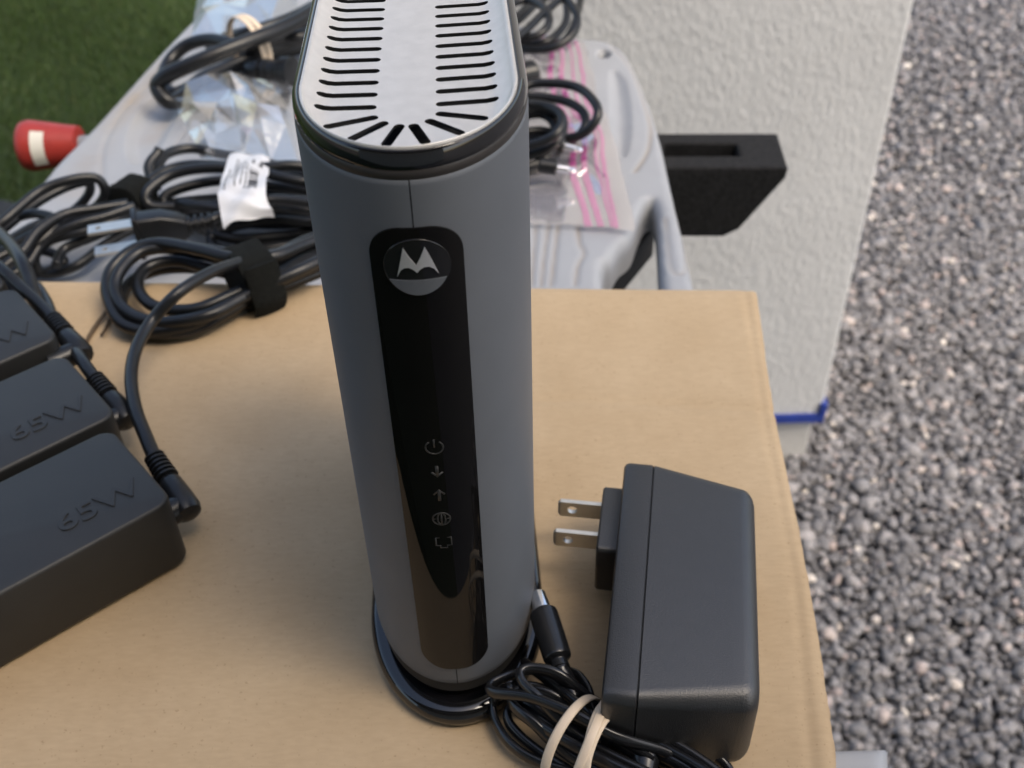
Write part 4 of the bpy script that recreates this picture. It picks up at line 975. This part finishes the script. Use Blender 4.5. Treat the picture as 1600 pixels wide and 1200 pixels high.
for (a, b) in (((880, 228), (912, 236)), ((868, 262), (906, 268))):
    a3, b3 = P(a[0], a[1], -.030), P(b[0], b[1], -.032); dd = (b3-a3)/np.linalg.norm(b3-a3)
    q = obj('plug', turned(a3-dd*.010, dd, [(0, .003), (.001, .0045), (.010, .0045), (.011, .0035)]), M['cord'], rd, auto=40)
    obj('metal_tip', turned(a3, dd, [(0, .0022), (.008, .0022), (.0085, .0016), (.010, .0019), (.012, .0004)]), M['chrome'], q, auto=40)

# ------------------------------------------------------------------ clear plastic bags
def fbm(x, y, s, seed):
    r = np.random.default_rng(seed); o = np.zeros_like(x); a = 1.
    for k in range(5):
        for _ in range(3):
            th = r.uniform(0, math.pi); ph = r.uniform(0, 6.28); fq = s*(1.9**k)*r.uniform(.7, 1.3)
            o += a*(1-2*np.abs(np.sin((x*math.cos(th)+y*math.sin(th))*fq+ph)))/3
        a *= .55
    return o
def bag(name, label, outl, zs, hgt, seed, m, crump=.012, freq=26, facet=0):
    """crumpled closed pillow of film; outl: 4 pixel corners tl,tr,br,bl, zs: base height of each"""
    b = thing(name, (*P(*np.mean(np.array(outl), 0), TZ)[:2], T+TZ), label, 'plastic bag')
    c = [P(x, y, z) for (x, y), z in zip(outl, zs)]; n = facet or 46; V = []; Fc = []
    uu, vv = np.meshgrid(np.linspace(0, 1, n), np.linspace(0, 1, n))
    base = (c[0][None, None]*((1-uu)*(1-vv))[..., None]+c[1]*(uu*(1-vv))[..., None]+c[2]*(uu*vv)[..., None]+c[3]*((1-uu)*vv)[..., None])
    edge = np.minimum(np.minimum(uu, 1-uu), np.minimum(vv, 1-vv)); pil = np.clip(edge*5, 0, 1)**.6
    if facet:      # stiff film: a few flat facets meeting in sharp folds
        r2 = np.random.default_rng(seed); jit = r2.uniform(-.42, .42, (n, n, 2))/(n-1); inn = (edge > 1e-6)[..., None]
        du = jit*inn; base = base+(c[1]-c[0])*du[..., :1]+(c[3]-c[0])*du[..., 1:]
        pil = pil*r2.uniform(.25, 1.15, (n, n)); crump = .0015
    f = fbm(base[..., 0], base[..., 1], freq, seed); g = fbm(base[..., 0], base[..., 1], freq, seed+9)
    wob = .010*np.stack([fbm(base[..., 1], base[..., 0], 14, seed+3), fbm(base[..., 0], base[..., 1], 14, seed+4)], 2)*.5
    base[..., :2] += wob
    top = base.copy(); top[..., 2] += hgt*pil+crump*f*np.clip(.25+pil, 0, 1)
    top[..., 2] = np.maximum(top[..., 2], T+TZ+.0035)
    bot = base.copy(); bot[..., 2] = np.maximum(bot[..., 2]+crump*.3*g*pil, T+TZ+.0015)
    def grid(A, name):
        if facet:
            q = []
            for j in range(n-1):
                for i in range(n-1):
                    a_, b_, c_, d_ = j*n+i, j*n+i+1, (j+1)*n+i+1, (j+1)*n+i
                    q += [(a_, b_, c_), (a_, c_, d_)] if (i*7+j*3+seed) % 2 else [(a_, b_, d_), (b_, c_, d_)]
            return obj(name, (A.reshape(-1, 3), q), m, b, smooth=False)
        return obj(name, (A.reshape(-1, 3), [(j*n+i, j*n+i+1, (j+1)*n+i+1, (j+1)*n+i) for j in range(n-1) for i in range(n-1)]), m, b)
    return b, grid(top, 'upper_film'), grid(bot, 'lower_film'), top
bag('clear_bag', 'crumpled clear bag on the grey table below the thick folded cord', [(286, 150), (455, 122), (470, 256), (322, 246)], [-.030]*4, .026, 11, M['film'], .010, 12, facet=8)
bag('clear_bag', 'clear bag under the thick folded cord, reaching over the far table edge', [(322, -35), (470, -30), (462, 60), (296, 66)], [-.035]*4, .018, 21, M['film'], .007, 12, facet=7)
b3, tp, lo, tpv = bag('freezer_bag', 'clear freezer bag with pink zip stripes under the looped cords', [(780, 45), (922, 62), (996, 350), (790, 332)], [-.041, -.041, -.041, -.040], .003, 31, M['film2'], .0050, 26)
# pink zip stripes follow the bag's upper film
n = 46
def stripe(u0, u1, wdt):
    V = []
    for j in range(n):
        u = u0+(u1-u0)*j/(n-1)+.006*math.sin(j*.35)
        for s in (-.5, -.17, .17, .5):
            x = min(max((u+s*wdt)*(n-1), 0), n-1.001); i = int(x); f = x-i; V.append(tpv[j, i]*(1-f)+tpv[j, i+1]*f+np.array([0, 0, .0009]))
    return V, [(j*4+k, j*4+k+1, (j+1)*4+k+1, (j+1)*4+k) for j in range(n-1) for k in range(3)]
for u0, u1, wd in ((.56, .66, .05), (.68, .745, .045), (.80, .83, .022), (.90, .86, .03)):
    obj('zip_stripe', stripe(u0, u1, wd), M['pink'], b3)
